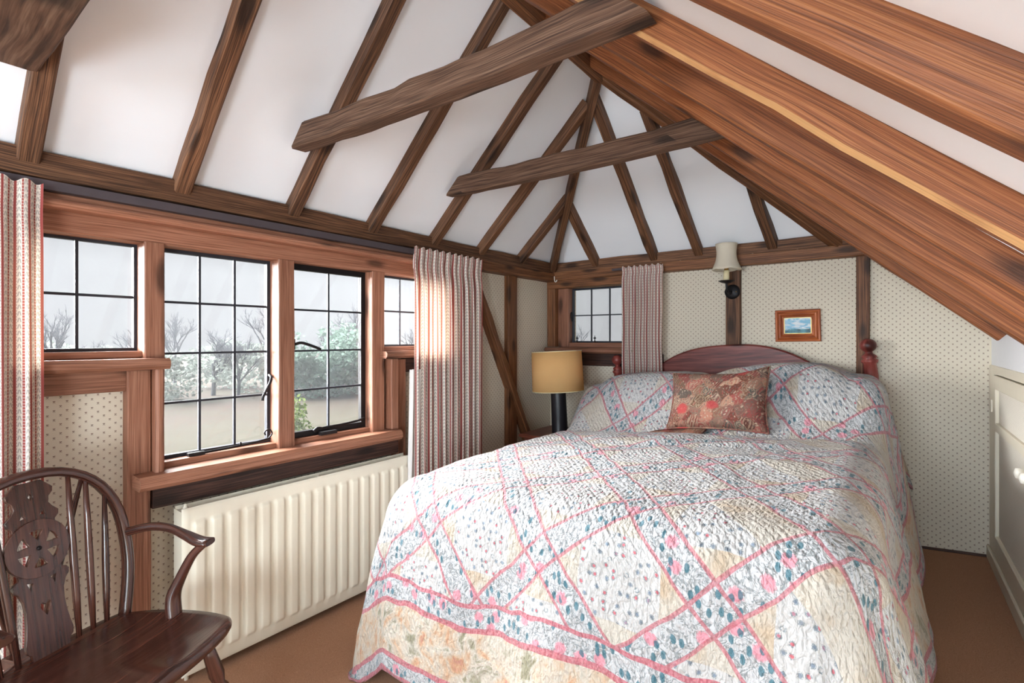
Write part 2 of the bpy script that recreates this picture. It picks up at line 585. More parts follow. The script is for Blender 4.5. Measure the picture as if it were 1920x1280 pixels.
class MB:
    """collects geometry (with UVs) for ONE mesh object"""
    def __init__(s):
        s.v, s.f, s.uv, s.sm = [], [], [], []

    def face(s, pts, uvs=None, smooth=False):
        i = len(s.v)
        s.v += [tuple(p) for p in pts]
        s.f.append(tuple(range(i, i + len(pts))))
        s.uv.append(uvs or [(0, 0)] * len(pts))
        s.sm.append(smooth)

    def grid(s, rows, uvf=None, closed_u=False, closed_v=False, smooth=True, flip=False):
        """rows: list of lists of points"""
        n, m = len(rows), len(rows[0])
        base = len(s.v)
        for r in rows:
            s.v += [tuple(p) for p in r]
        for i in range(n if closed_v else n - 1):
            for j in range(m if closed_u else m - 1):
                i2, j2 = (i + 1) % n, (j + 1) % m
                q = [(i, j), (i, j2), (i2, j2), (i2, j)]
                uq = [(i, j), (i, j + 1), (i + 1, j + 1), (i + 1, j)]
                if flip:
                    q.reverse()
                    uq.reverse()
                s.f.append(tuple(base + a * m + b for a, b in q))
                s.uv.append([uvf(a, b) if uvf else (b, a) for a, b in uq])
                s.sm.append(smooth)

    def box(s, x0, x1, y0, y1, z0, z1):
        P = lambda x, y, z: (x, y, z)
        X, Y, Z = (x0, x1), (y0, y1), (z0, z1)
        for ax in range(3):
            for sd in (0, 1):
                c = []
                for (a, b) in ((0, 0), (1, 0), (1, 1), (0, 1)):
                    if ax == 0:
                        c.append((X[sd], Y[a], Z[b]))
                    elif ax == 1:
                        c.append((X[a], Y[sd], Z[b]))
                    else:
                        c.append((X[a], Y[b], Z[sd]))
                if (ax, sd) in ((0, 0), (1, 1), (2, 0)):
                    c.reverse()
                if ax == 0:
                    uv = [(p[1], p[2]) for p in c]
                elif ax == 1:
                    uv = [(p[0], p[2]) for p in c]
                else:
                    uv = [(p[0], p[1]) for p in c]
                s.face(c, uv)

    def timber(s, p0, p1, wd, ht, up=(0, 0, 1), wob=0.003, ch=0.005, seg=0.16):
        p0, p1 = Vector(p0), Vector(p1)
        ax = p1 - p0
        ln = ax.length
        ax.normalize()
        sd = ax.cross(Vector(up)).normalized()
        u2 = sd.cross(ax).normalized()
        hw, hh = wd / 2, ht / 2
        ch = min(ch, hw * 0.6, hh * 0.6)
        prof = [(hw, -hh + ch), (hw, hh - ch), (hw - ch, hh), (-hw + ch, hh), (-hw, hh - ch), (-hw, -hh + ch), (-hw + ch, -hh), (hw - ch, -hh)]
        per = [0]
        for i in range(8):
            a, b = prof[i], prof[(i + 1) % 8]
            per.append(per[-1] + math.hypot(a[0] - b[0], a[1] - b[1]))
        n = max(2, int(ln / seg) + 1)
        rnd = random.Random(hash((round(p0.x, 3), round(p0.y, 3), round(p0.z, 3))) & 0xffff)
        sx = rnd.random() * 50
        rows = []
        for i in range(n):
            t = i / (n - 1)
            row = []
            for k, (a, b) in enumerate(prof):
                g = (k + 1) // 2 % 4
                wa = mnoise.noise(Vector((t * ln * 4 + sx, g * 7.3, 1.0))) * wob * 1.6
                wb = mnoise.noise(Vector((t * ln * 4 + sx, g * 7.3, 9.0))) * wob * 1.6
                row.append(p0 + ax * (t * ln) + sd * (a + wa) + u2 * (b + wb))
            rows.append(row)
        s.grid(rows, lambda i, j: (i / (n - 1) * ln, per[j]), closed_u=True, smooth=False)
        for r, rev in ((rows[0], False), (rows[-1], True)):
            c = list(r)
            if rev:
                c.reverse()
            s.face(c[::-1], [(0.02 * q, 0.03 * (q % 3)) for q in range(8)])

    def slab(s, x0, x1, y0, y1, z0, z1, wob=0.0015, ch=0.004):
        """axis aligned timber, grain along its longest side"""
        d = (x1 - x0, y1 - y0, z1 - z0)
        k = d.index(max(d))
        cx, cy, cz = (x0 + x1) / 2, (y0 + y1) / 2, (z0 + z1) / 2
        if k == 0:
            s.timber((x0, cy, cz), (x1, cy, cz), d[1], d[2], (0, 0, 1), wob, ch)
        elif k == 1:
            s.timber((cx, y0, cz), (cx, y1, cz), d[0], d[2], (0, 0, 1), wob, ch)
        else:
            s.timber((cx, cy, z0), (cx, cy, z1), d[1], d[0], (1, 0, 0), wob, ch)

    def lathe(s, prof, seg=24, M4=None, closed=False):
        """prof: (radius, z)"""
        rows = []
        for r, z in prof:
            rows.append([Vector((r * math.cos(2 * PI * k / seg), r * math.sin(2 * PI * k / seg), z)) for k in range(seg)])
        if M4:
            rows = [[M4 @ p for p in r] for r in rows]
        ln = [0]
        for a, b in zip(prof, prof[1:]):
            ln.append(ln[-1] + math.hypot(a[0] - b[0], a[1] - b[1]))
        s.grid(rows, lambda i, j: (ln[i], j / seg * 0.12), closed_u=True, smooth=True)
        if not closed:
            if prof[0][0] > 1e-5:
                s.face(rows[0][::-1], None)
            if prof[-1][0] > 1e-5:
                s.face(rows[-1], None)

    def sweep(s, pts, rads, seg=12, up=(0, 0, 1), power=2.0, cap=True):
        """tube along pts; rads: r or (side radius, up radius); power>2 squares the section"""
        pts = [Vector(p) for p in pts]
        n = len(pts)
        rows = []
        prev = None
        ln = [0]
        for i in range(n):
            t = (pts[min(i + 1, n - 1)] - pts[max(i - 1, 0)]).normalized()
            sd = t.cross(Vector(up))
            if sd.length < 1e-4:
                sd = prev or Vector((1, 0, 0))
            sd.normalize()
            if prev is not None and sd.dot(prev) < 0:
                sd = -sd
            prev = sd
            u2 = sd.cross(t).normalized()
            r = rads[i] if isinstance(rads, list) else rads
            ra, rb = r if isinstance(r, tuple) else (r, r)
            row = []
            for k in range(seg):
                a = 2 * PI * k / seg
                ca, sa = math.cos(a), math.sin(a)
                e = 2.0 / power
                row.append(pts[i] + sd * (math.copysign(abs(ca) ** e, ca) * ra) + u2 * (math.copysign(abs(sa) ** e, sa) * rb))
            rows.append(row)
            if i:
                ln.append(ln[-1] + (pts[i] - pts[i - 1]).length)
        s.grid(rows, lambda i, j: (ln[i], j / seg * 0.1), closed_u=True, smooth=True)
        if cap:
            s.face(rows[0][::-1])
            s.face(rows[-1])

    def prism(s, poly, to3, t0, t1):
        """poly: 2D outline (convex or mild); to3(x, y, t) -> 3D"""
        a = [to3(x, y, t0) for x, y in poly]
        b = [to3(x, y, t1) for x, y in poly]
        s.face(a[::-1], [(p[0], p[1]) for p in poly][::-1])
        s.face(b, [(p[0], p[1]) for p in poly])
        n = len(poly)
        for i in range(n):
            j = (i + 1) % n
            s.face([a[i], a[j], b[j], b[i]], [(0, 0), (0.1, 0), (0.1, 0.03), (0, 0.03)])

    def mesh(s, name):
        me = bpy.data.meshes.new(name)
        me.from_pydata(s.v, [], s.f)
        uvl = me.uv_layers.new(name='UVMap')
        flat = [c for fu in s.uv for p in fu for c in p]
        uvl.data.foreach_set('uv', flat)
        me.polygons.foreach_set('use_smooth', s.sm)
        me.update()
        return me

    def build(s, name, mat, parent=None, fix=True, weld=False):
        me = s.mesh(name)
        if fix or weld:
            bm = bmesh.new()
            bm.from_mesh(me)
            bmesh.ops.remove_doubles(bm, verts=bm.verts, dist=1e-5)
            bmesh.ops.recalc_face_normals(bm, faces=bm.faces)
            bm.to_mesh(me)
            bm.free()
        me.materials.append(M[mat] if isinstance(mat, str) else mat)
        o = bpy.data.objects.new(name, me)
        COL.objects.link(o)
        if parent:
            o.parent = parent
        return o


def one(name, mat, parent, fn, *a, **k):
    b = MB()
    getattr(b, fn)(*a, **k)
    return b.build(name, mat, parent)


def lerp(a, b, t): return a + (b - a) * t


def bez(p, n=16):
    """Catmull-Rom through points"""
    p = [Vector(q) for q in p]
    out = []
    for i in range(len(p) - 1):
        p0, p1, p2, p3 = p[max(i - 1, 0)], p[i], p[i + 1], p[min(i + 2, len(p) - 1)]
        for k in range(n):
            t = k / n
            out.append(0.5 * ((2 * p1) + (p2 - p0) * t + (2 * p0 - 5 * p1 + 4 * p2 - p3) * t * t + (3 * p1 - p0 - 3 * p2 + p3) * t ** 3))
    out.append(p[-1])
    return out


# ================================================================== the room shell
XL, XR, YB, YF = -2.27, 0.41, 3.505, -3.2
SL = 0.080                                   # the old floor falls towards the window wall


def fz(x): return SL * (x - XR)


TILT = -math.atan(SL)


def zl(x): return C + 0.65 + 0.93 * (x + 2.2)           # plaster of the left slope
def zr(x): return C + 1.503 - 0.9 * (x + 1.24)          # right slope
def zb(y): return C + 0.60 + 0.862 * (3.5 - y)          # hip end


AX, AZ, AY = -1.262, C + 1.522, 2.43                    # apex where ridge and hips meet

b = MB()
fl = [(-2.5, YF - 0.2), (0.62, YF - 0.2), (0.62, 3.7), (-2.5, 3.7)]
b.face([(x, y, fz(x)) for x, y in fl], [(x, y) for x, y in fl])
b.face([(x, y, fz(x) - 0.1) for x, y in fl[::-1]])
for i in range(4):
    j = (i + 1) % 4
    b.face([(fl[i][0], fl[i][1], fz(fl[i][0]) - 0.1), (fl[j][0], fl[j][1], fz(fl[j][0]) - 0.1), (fl[j][0], fl[j][1], fz(fl[j][0])), (fl[i][0], fl[i][1], fz(fl[i][0]))])
floor = tag(b.build('floor', 'carpet'), 'brown carpeted floor sloping towards the window wall', kind='structure')

# left wall with the window openings
b = MB()
T0 = XL - 0.13
ZT = 1.76
for (y0, y1, z0, z1) in [(YF, 0.27, -0.35, ZT), (0.27, 0.67, -0.35, 1.045), (0.67, 1.75, -0.35, 0.60), (1.75, 2.12, -0.35, 1.045), (2.12, 3.62, -0.35, ZT), (0.27, 2.12, 1.50, ZT)]:
    b.box(T0, XL, y0, y1, z0, z1)
wall_left = tag(b.build('wall_left', 'wallpaper', fix=False), 'sprig wallpapered window wall with exposed posts and brace', kind='structure')

# back wall with the small window
b = MB()
Y1 = YB + 0.13
for (x0, x1, z0, z1) in [(XL, -2.10, -0.35, ZT), (-2.10, -1.56, -0.35, 1.06), (-2.10, -1.56, 1.53, ZT), (-1.56, -0.24, -0.35, ZT)]:
    b.box(x0, x1, YB, Y1, z0, z1)
for yy, rev in ((YB, True), (Y1, False)):
    p = [(-0.24, -0.35), (0.60, -0.35), (0.60, zr(0.60) + 0.03), (-0.24, zr(-0.24) + 0.03)]
    q = [(x, yy, z) for x, z in p]
    b.face(q if rev else q[::-1], p if rev else p[::-1])
wall_back = tag(b.build('wall_back', 'wallpaper', fix=False), 'sprig wallpapered wall behind the bed', kind='structure')

b = MB()
b.box(0.455, 0.60, YF, YB, -0.3, 1.0)
b.box(XR, 0.60, YF, YB, 0.985, 1.18)
wall_right = tag(b.build('wall_right', 'white_paint', fix=False), 'low white wall under the right roof slope', kind='structure')

# unseen rear wall; its broad opening is added to let light in
b = MB()
for (x0, x1, z0, z1) in [(XL - 0.1, -1.85, -0.35, 2.6), (-0.05, 0.6, -0.35, 2.0), (-1.85, -0.05, -0.35, 0.85), (-1.85, -0.05, 2.30, 2.8)]:
    b.box(x0, x1, YF - 0.1, YF, z0, z1)
tag(b.build('wall_front', 'wallpaper', fix=False), 'wallpapered wall behind the photographer', kind='structure')

# ceiling: three plaster slopes
b = MB()


def slope(pts, n):
    n = Vector(n).normalized() * 0.06
    top = [Vector(p) + n for p in pts]
    b.face(pts)
    b.face(top[::-1])
    for i in range(len(pts)):
        j = (i + 1) % len(pts)
        b.face([pts[i], pts[j], top[j], top[i]])


yhl = 3.62
xa, xb_ = -2.40, 0.60
slope([(xa, YF - 0.1, zl(xa)), (AX, YF - 0.1, AZ), (AX, AY, AZ), (-2.37, yhl, zl(-2.37))], (-0.93, 0, 1))
slope([(AX, YF - 0.1, AZ), (xb_, YF - 0.1, zr(xb_)), (xb_, yhl, zr(xb_)), (-0.13, yhl, zr(-0.13)), (AX, AY, AZ)], (0.9, 0, 1))
slope([(AX, AY, AZ), (-0.13, yhl, zb(yhl)), (-2.37, yhl, zb(yhl))], (0, 0.862, 1))
ceiling = tag(b.build('ceiling', 'plaster', fix=False), 'white plastered roof slopes between exposed rafters', kind='structure')

# ---- rafters, hips, ridge and collar ties: pieces of the ceiling
LU = (-0.93, 0, 1)
for y in (-2.40, -1.95, -1.50, -1.05, -0.60, -0.14, 0.325, 0.762, 1.217, 1.66, 2.117):
    one('rafter', 'beam', ceiling, 'timber', (-2.262, y, zl(-2.262) - 0.028), (AX, y, zl(AX) - 0.028), 0.056, 0.075, LU, 0.005)
for y, xt in ((2.553, -1.40), (3.01, -1.80)):
    one('rafter', 'beam', ceiling, 'timber', (-2.262, y, zl(-2.262) - 0.028), (xt, y, zl(xt) - 0.028), 0.056, 0.075, LU, 0.005)
for x, yt in ((-1.826, 3.05), (-1.356, 2.54), (-1.060, 2.66), (-0.606, 3.12)):
    one('rafter', 'beam', ceiling, 'timber', (x + (0.02 if x > -1.2 else 0), 3.50, zb(3.50) - 0.034), (x - (0.03 if x > -1.2 else 0.0), yt, zb(yt) - 0.034), 0.056, 0.072, (0, 0.86, 1), 0.005)
RU = (0.9, 0, 1)
for i, y in enumerate((-2.30, -1.85, -1.40, -0.98, -0.55, -0.10, 0.30, 0.746, 1.164, 1.550, 1.895)):
    one('rafter', 'rafter_lit_edge' if y == 1.164 else 'rafter_r', ceiling, 'timber', (AX + 0.01, y, zr(AX + 0.01) - 0.040), (0.43, y, zr(0.43) - 0.040), 0.052, 0.075, RU, 0.004, 0.010 if y == 1.164 else 0.005)
one('rafter', 'rafter_r', ceiling, 'timber', (AX + 0.01, 2.315, zr(AX + 0.01) - 0.042), (0.43, 2.315, zr(0.43) - 0.042), 0.055, 0.078, RU, 0.004)
one('rafter', 'rafter_r', ceiling, 'timber', (-0.95, 2.755, zr(-0.95) - 0.040), (0.365, 2.755, zr(0.365) - 0.040), 0.055, 0.075, RU, 0.003)
one('hip_rafter', 'beam', ceiling, 'timber', (-2.235, 3.47, zl(-2.235) - 0.055), (AX, AY, AZ - 0.055), 0.045, 0.10, (0, 0, 1), 0.004)
one('hip_rafter', 'post', ceiling, 'timber', (-0.225, 3.485, C + 0.60 - 0.045), (AX, AY, AZ - 0.055), 0.050, 0.10, (0, 0, 1), 0.004)
one('ridge_beam', 'post', ceiling, 'timber', (AX, YF, AZ - 0.06), (AX, AY + 0.02, AZ - 0.06), 0.05, 0.13, (0, 0, 1), 0.003)


def tie(y0, y1, xl, xr, zlow_l, zlow_r, ht, mat='tie'):
    """collar tie with ends cut to the roof slopes and a rough upper arris"""
    b = MB()
    n = 18
    rows = []
    sx = random.random() * 40
    rnd = lambda t, k: mnoise.noise(Vector((t * 9 + sx, k * 5.1, 0))) * 0.006
    ch = 0.007
    for i in range(n):
        t = i / (n - 1)
        zlow = lerp(zlow_l, zlow_r, t)
        sag = -0.012 * math.sin(t * PI)
        top_l, top_r = xl + ht / 0.93, xr - ht / 0.9
        row = []
        for k, (yy, zz) in enumerate(((y0, ch), (y0, ht - ch), (y0 + ch, ht), (y1 - ch, ht), (y1, ht - ch), (y1, ch), (y1 - ch, 0), (y0 + ch, 0))):
            x = lerp(lerp(xl, top_l, zz / ht), lerp(xr, top_r, zz / ht), t)
            g = (k + 1) // 2 % 4
            row.append((x, yy + rnd(t, g), zlow + zz + sag + rnd(t, g + 11) * (2.0 if zz > ht / 2 else 1.0)))
        rows.append(row)
    per = [0, 0.09, 0.1, 0.17, 0.18, 0.27, 0.28, 0.35, 0.36]
    b.grid(rows, lambda i, j: (i / (n - 1) * 1.5, per[j]), closed_u=True, smooth=False)
    b.face(rows[0][::-1])
    b.face(rows[-1])
    return b.build('collar_tie', mat, ceiling)


tie(0.12, 0.315, -1.985, -0.47, C + 0.775, C + 0.775, 0.16)
tie(1.065, 1.135, -1.955, -0.435, C + 0.778, C + 0.735, 0.088)
tie(1.975, 2.035, -1.975, -0.445, C + 0.797, C + 0.775, 0.092)

# ---- left wall timbers
def wl(name, mat, *a, **k): return one(name, mat, wall_left, 'slab', *a, **k)


wl('wall_plate', 'beam', -2.30, -2.205, YF, 3.46, 1.645, 1.735, wob=0.004)
wl('lower_plate', 'post', -2.29, -2.185, 2.10, 3.46, 1.582, 1.650)
wl('post', 'post', -2.30, -2.232, 2.880, 2.990, -0.18, 1.584)
wl('post', 'joinery', -2.30, -2.218, 0.588, 0.662, -0.18, 1.0)
wl('post', 'joinery', -2.30, -2.225, 1.835, 1.905, -0.18, 1.0)
wl('post', 'post', -2.30, -2.232, 0.05, 0.15, -0.18, 1.5)
b = MB()
b.timber((-2.24, 2.47, 1.565), (-2.24, 3.13, 0.34), 0.05, 0.085, (1, 0, 0), 0.006)
b.build('brace', 'post', wall_left)
wl('rail', 'joinery', -2.30, -2.235, 0.05, 0.588, 0.925, 1.003)
wl('rail', 'dark_beam', -2.30, -2.235, 1.905, 2.25, 0.925, 1.003)
wl('apron_beam', 'dark_beam', -2.30, -2.205, 0.664, 1.834, 0.476, 0.565)

# ---- back wall timbers
def wb(name, mat, *a, **k): return one(name, mat, wall_back, 'slab', *a, **k)


wb('wall_plate', 'beam', -2.26, -0.12, 3.455, 3.54, 1.655, 1.735, wob=0.004)
lp = wb('lower_plate', 'post', -2.26, -0.10, 3.435, 3.53, 1.590, 1.658)
wb('post', 'beam', -0.870, -0.778, 3.472, 3.53, -0.10, 1.592)
wb('post', 'post', -0.158, -0.094, 3.472, 3.53, -0.10, 1.600)
wb('rail', 'dark_beam', -2.08, -1.30, 3.472, 3.53, 0.905, 1.005)
for x in (-1.30, -1.16, -0.88, -0.70, -0.45, -0.24, -0.17):
    b = MB()
    b.lathe([(0.006, 0.0), (0.005, 0.003), (0.0, 0.004)], 8, Matrix.Translation((x, 3.447, 1.6575)))
    b.build('nail_head', 'nail', wall_back)

bb = MB()
bb.timber((XL + 0.02, YB - 0.006, fz(XL) + 0.006), (XR, YB - 0.006, fz(XR) + 0.006), 0.010, 0.014, (0, 0, 1), 0.0)
tag(bb.build('baseboard_back', 'dark_beam'), 'thin dark skirting strip under the back wall', kind='structure')

# ================================================================== windows
GX = -2.305


def glazed(parent, axis, plane, a0, a1, z0, z1, na, zs, name, fw=0.012, bar=0.009, frame_mat='lead', off=0.0):
    """a leaded light: iron frame, cames and one pane per opening. axis 'Y' runs along the left wall, 'X' along the back"""
    def bx(mb, p0, p1, q0, q1, d0, d1):
        if axis == 'Y':
            mb.box(plane - d1, plane - d0, p0, p1, q0, q1)
        else:
            mb.box(p0, p1, plane + d0, plane + d1, q0, q1)
    f = MB()
    bx(f, a0, a0 + fw, z0, z1, -0.012, 0.012)
    bx(f, a1 - fw, a1, z0, z1, -0.012, 0.012)
    bx(f, a0 + fw, a1 - fw, z0, z0 + fw, -0.012, 0.012)
    bx(f, a0 + fw, a1 - fw, z1 - fw, z1, -0.012, 0.012)
    fr = f.build(name, frame_mat, parent)
    ia0, ia1, iz0, iz1 = a0 + fw, a1 - fw, z0 + fw, z1 - fw
    av = [lerp(ia0, ia1, i / na) for i in range(na + 1)]
    zv = [iz0] + [iz0 + (iz1 - iz0) * t for t in zs] + [iz1]
    for x in av[1:-1]:
        g = MB()
        bx(g, x - bar / 2, x + bar / 2, iz0, iz1, -0.006, 0.006)
        g.build('glazing_bar', 'lead', fr)
    for z in zv[1:-1]:
        g = MB()
        bx(g, ia0, ia1, z - bar / 2, z + bar / 2, -0.0065, 0.0065)
        g.build('glazing_bar', 'lead', fr)
    for i in range(na):
        for j in range(len(zv) - 1):
            g = MB()
            bx(g, av[i], av[i + 1], zv[j], zv[j + 1], -0.0015, 0.0015)
            g.build('pane', 'glass', fr)
    return fr


win = tag(empty('window_1', (0, 0, 0)), 'long leaded casement window of four lights in reddish timber', kind='structure')
W = lambda name, *a, **k: one(name, k.pop('mat', 'joinery'), win, 'slab', *a, **k)
W('head', -2.318, -2.215, 0.16, 2.16, 1.478, 1.552)
W('head_moulding', -2.30, -2.150, 0.10, 2.16, 1.548, 1.574, ch=0.011)
W('head_board', -2.30, -2.19, 0.10, 2.16, 1.572, 1.602)
W('mullion', -2.318, -2.205, 0.638, 0.702, 1.045, 1.480)
W('mullion', -2.318, -2.235, 0.664, 0.704, 0.61, 1.046)
W('mullion', -2.318, -2.212, 1.150, 1.226, 0.615, 1.480)
W('mullion', -2.318, -2.212, 1.662, 1.745, 0.615, 1.480)
W('jamb', -2.318, -2.215, 0.225, 0.285, 1.045, 1.480)
W('jamb', -2.318, -2.215, 2.10, 2.16, 1.045, 1.480)
W('jamb_strip', -2.24, -2.175, 0.664, 0.694, 0.618, 1.006, ch=0.012)
W('jamb_strip', -2.24, -2.180, 1.765, 1.815, 0.620, 1.006, ch=0.004)
W('sill', -2.318, -2.125, 0.602, 1.800, 0.566, 0.618, ch=0.014)
W('sub_sill', -2.318, -2.235, 0.704, 1.662, 0.612, 0.640)
W('ledge', -2.318, -2.150, 0.10, 0.704, 1.004, 1.046, ch=0.012)
W('ledge', -2.318, -2.150, 1.712, 2.24, 1.010, 1.050, ch=0.012)
W('light_sill', -2.318, -2.235, 0.285, 0.638, 1.046, 1.072)
W('light_sill', -2.318, -2.235, 1.745, 2.10, 1.050, 1.074)
glazed(win, 'Y', GX, 0.285, 0.640, 1.072, 1.480, 2, (0.5,), 'fixed_light')
c2 = glazed(win, 'Y', GX, 0.702, 1.152, 0.638, 1.480, 3, (0.255, 0.50, 0.755), 'casement', fw=0.016)
c3 = glazed(win, 'Y', GX + 0.02, 1.224, 1.664, 0.638, 1.480, 2, (0.255, 0.50, 0.755), 'casement', fw=0.030, frame_mat='iron')
glazed(win, 'Y', GX, 1.743, 2.102, 1.072, 1.480, 2, (0.5,), 'fixed_light')


def hw(parent, name, pts, r, mat='iron', seg=8):
    b = MB()
    b.sweep(bez(pts, 6), r, seg, (1, 0, 0))
    return b.build(name, mat, parent)


# fasteners and stays
hw(c3, 'handle', [(-2.275, 1.242, 1.09), (-2.245, 1.245, 1.092), (-2.235, 1.275, 1.098), (-2.235, 1.335, 1.080), (-2.236, 1.372, 1.066)], 0.007)
b = MB()
b.box(-2.285, -2.262, 1.228, 1.256, 1.066, 1.116)
b.build('handle_plate', 'iron', c3)
hw(c3, 'stay', [(-2.262, 1.36, 0.660), (-2.25, 1.40, 0.674), (-2.25, 1.50, 0.676), (-2.25, 1.60, 0.684), (-2.262, 1.645, 0.690)], 0.006)
hw(c3, 'stay_tail', [(-2.25, 1.345, 0.664), (-2.248, 1.362, 0.676), (-2.248, 1.385, 0.672)], 0.008)
b = MB()
b.box(-2.255, -2.232, 1.372, 1.462, 0.640, 0.656)
b.build('stay_rest', 'iron', c3)
hw(c2, 'handle', [(-2.285, 1.142, 0.950), (-2.262, 1.14, 0.94), (-2.255, 1.13, 0.915), (-2.262, 1.105, 0.860), (-2.262, 1.10, 0.838)], 0.0065)
hw(c2, 'stay', [(-2.262, 0.80, 0.646), (-2.256, 0.95, 0.650), (-2.256, 1.06, 0.655), (-2.262, 1.135, 0.662)], 0.0055)
hw(c2, 'stay_curl', [(-2.262, 1.128, 0.662), (-2.258, 1.142, 0.685), (-2.258, 1.128, 0.705), (-2.258, 1.108, 0.695), (-2.258, 1.112, 0.68)], 0.0035)
b = MB()
b.box(-2.275, -2.252, 0.80, 0.86, 0.640, 0.654)
b.build('stay_rest', 'iron', c2)
b = MB()
b.lathe([(0.0, 0.0), (0.0055, 0.001), (0.0055, 0.014), (0.003, 0.018), (0.0, 0.02)], 10, Matrix.Translation((-2.252, 1.00, 0.650)))
b.build('stay_pin', 'iron', c2)

win2 = tag(empty('window_2', (0, 0, 0)), 'small leaded window over the bedside lamp', kind='structure')
W2 = lambda name, *a, **k: one(name, k.pop('mat', 'joinery'), win2, 'slab', *a, **k)
W2('head', -2.262, -1.50, 3.44, 3.60, 1.525, 1.592, mat='post')
W2('jamb', -2.262, -2.185, 3.44, 3.60, 1.05, 1.525, mat='post')
W2('jamb', -2.185, -2.085, 3.490, 3.60, 1.05, 1.525)
W2('jamb', -1.578, -1.50, 3.48, 3.60, 1.05, 1.525)
W2('sill', -2.265, -1.46, 3.405, 3.60, 1.005, 1.046, ch=0.012)
W2('sub_sill', -2.185, -1.578, 3.50, 3.60, 1.046, 1.086)
c4 = glazed(win2, 'X', 3.56, -2.087, -1.576, 1.084, 1.526, 3, (0.5,), 'casement', fw=0.014)
hw(c4, 'handle', [(-2.082, 3.54, 1.33), (-2.08, 3.525, 1.325), (-2.078, 3.522, 1.29), (-2.068, 3.524, 1.255)], 0.006)
for x in (-2.02, -1.86):
    b = MB()
    b.lathe([(0.0, 0.0), (0.010, 0.002), (0.010, 0.014), (0.004, 0.020), (0.004, 0.034), (0.012, 0.038), (0.012, 0.042), (0.003, 0.046), (0.003, 0.056), (0.0, 0.06)], 12, Matrix.Translation((x, 3.515, 1.082)))
    b.build('stay_pin', 'iron', c4)

# curtain rail, hook
rail = MB()
rail.box(-2.200, -2.160, 0.02, 2.50, 1.600, 1.630)
t = tag(rail.build('curtain_rail', 'track'), 'dark grey curtain rail running above the long casement window', 'curtain rail')
rail2 = MB()
rail2.box(-1.66, -1.28, 3.405, 3.434, 1.625, 1.640)
tag(rail2.build('curtain_rail', 'track'), 'short dark curtain rail above the small back window', 'curtain rail')
b = MB()
b.sweep(bez([(-2.165, 3.40, 1.620), (-2.160, 3.395, 1.595), (-2.150, 3.39, 1.575), (-2.138, 3.39, 1.578), (-2.135, 3.39, 1.590)], 5), 0.0035, 8, (0, 1, 0))
tag(b.build('hook', 'ivory'), 'small white hook hanging in the corner by the back window', 'hook')


# ================================================================== curtains
def curtain(name, label, p0, p1, ztop, zbot, out, folds, amp, full=1.9, seed=1, lining=False, flare=0.0, shift=(0, 0)):
    """pleated curtain hung between p0 and p1 (plan points); out = unit vector into the room"""
    rnd = random.Random(seed)
    root = empty(name, (p0[0], p0[1], 0))
    ph = [rnd.uniform(-0.7, 0.7) for _ in range(folds + 3)]
    am = [rnd.uniform(0.65, 1.25) for _ in range(folds + 3)]
    d = Vector((p1[0] - p0[0], p1[1] - p0[1]))
    wd = d.length
    dd = d.normalized()
    n, m = folds * 12, 46
    rows = []
    for i in range(m):
        v = i / (m - 1)
        z = lerp(ztop, zbot, v)
        row = []
        a = amp * (0.38 + 0.62 * min(1, v * 5.0)) * (1 + 0.25 * v)
        for j in range(n + 1):
            u = j / n
            k = u * folds
            i0 = int(min(k, folds - 1e-6))
            aa = lerp(am[i0], am[i0 + 1], k - i0)
            s = math.sin(2 * PI * k + ph[i0] * 0.4 * v) * aa
            s2 = math.sin(2 * PI * k * 2.0 + 1.3) * 0.28 * (1 - min(1, v * 3))
            swing = math.sin(v * 2.4 + u * 5 + seed) * 0.006 * v
            pin = -0.010 * math.exp(-((v - 0.055) / 0.03) ** 2)
            off = a * (s + s2) + swing + pin
            wob = mnoise.noise(Vector((u * 6, v * 2.2, seed * 3.1))) * 0.012 * v
            g = (u - 0.5) * wd * (1 + flare * v * (1 - 0.4 * v)) + 0.5 * wd + wob
            x = dd.x * g + out[0] * (off) + shift[0] * v
            y = dd.y * g + out[1] * (off) + shift[1] * v
            zz = z + (0.006 * math.sin(2 * PI * k) if i == 0 else 0)
            row.append((x, y, zz))
        rows.append(row)
    b = MB()
    L = wd * full
    b.grid(rows, lambda i, j: (j / n * L, i / (m - 1) * (ztop - zbot)))
    cloth = b.build('cloth', 'curtain', root, fix=False)
    # heading tape behind the pleats
    b = MB()
    hr = [[(x - out[0] * 0.004, y - out[1] * 0.004, z) for x, y, z in r] for r in rows[1:4]]
    b.grid(hr, lambda i, j: (j * 0.01, i * 0.02))
    b.build('heading_tape', 'white_lining', root, fix=False)
    if lining:
        b = MB()
        lr = [[(x - out[0] * 0.018 - dd.x * 0.05 * (i / m), y - out[1] * 0.018 - dd.y * 0.05 * (i / m), z) for x, y, z in r] for i, r in enumerate([q[:n // 5] for q in rows]) if i > 16]
        b.grid(lr, lambda i, j: (j * 0.01, i * 0.02))
        b.build('lining', 'white_lining', root, fix=False)
    tag(root, label, 'curtain', 'red striped curtains')
    return root


curtain('striped_curtain', 'red striped curtain hanging behind the armchair', (-2.115, 0.03), (-2.115, 0.345), 1.606, fz(-2.1) + 0.02, (1, 0), 6, 0.022, seed=3, lining=True)
curtain('striped_curtain', 'full length red striped curtain between window and diagonal brace', (-2.105, 1.862), (-2.105, 2.440), 1.630, fz(-2.1) + 0.02, (1, 0), 11, 0.020, seed=5, lining=True)
curtain('striped_curtain', 'short striped curtain at the small window behind the bed', (-1.570, 3.385), (-1.262, 3.385), 1.640, 0.855, (0, -1), 7, 0.017, seed=8)

# ================================================================== radiator
RX0, RX1, RY0, RY1 = -2.225, -2.128, 0.735, 1.865
RZ0, RZ1 = -0.172, 0.470
rad = empty('radiator', (RX1, (RY0 + RY1) / 2, fz(RX1)))


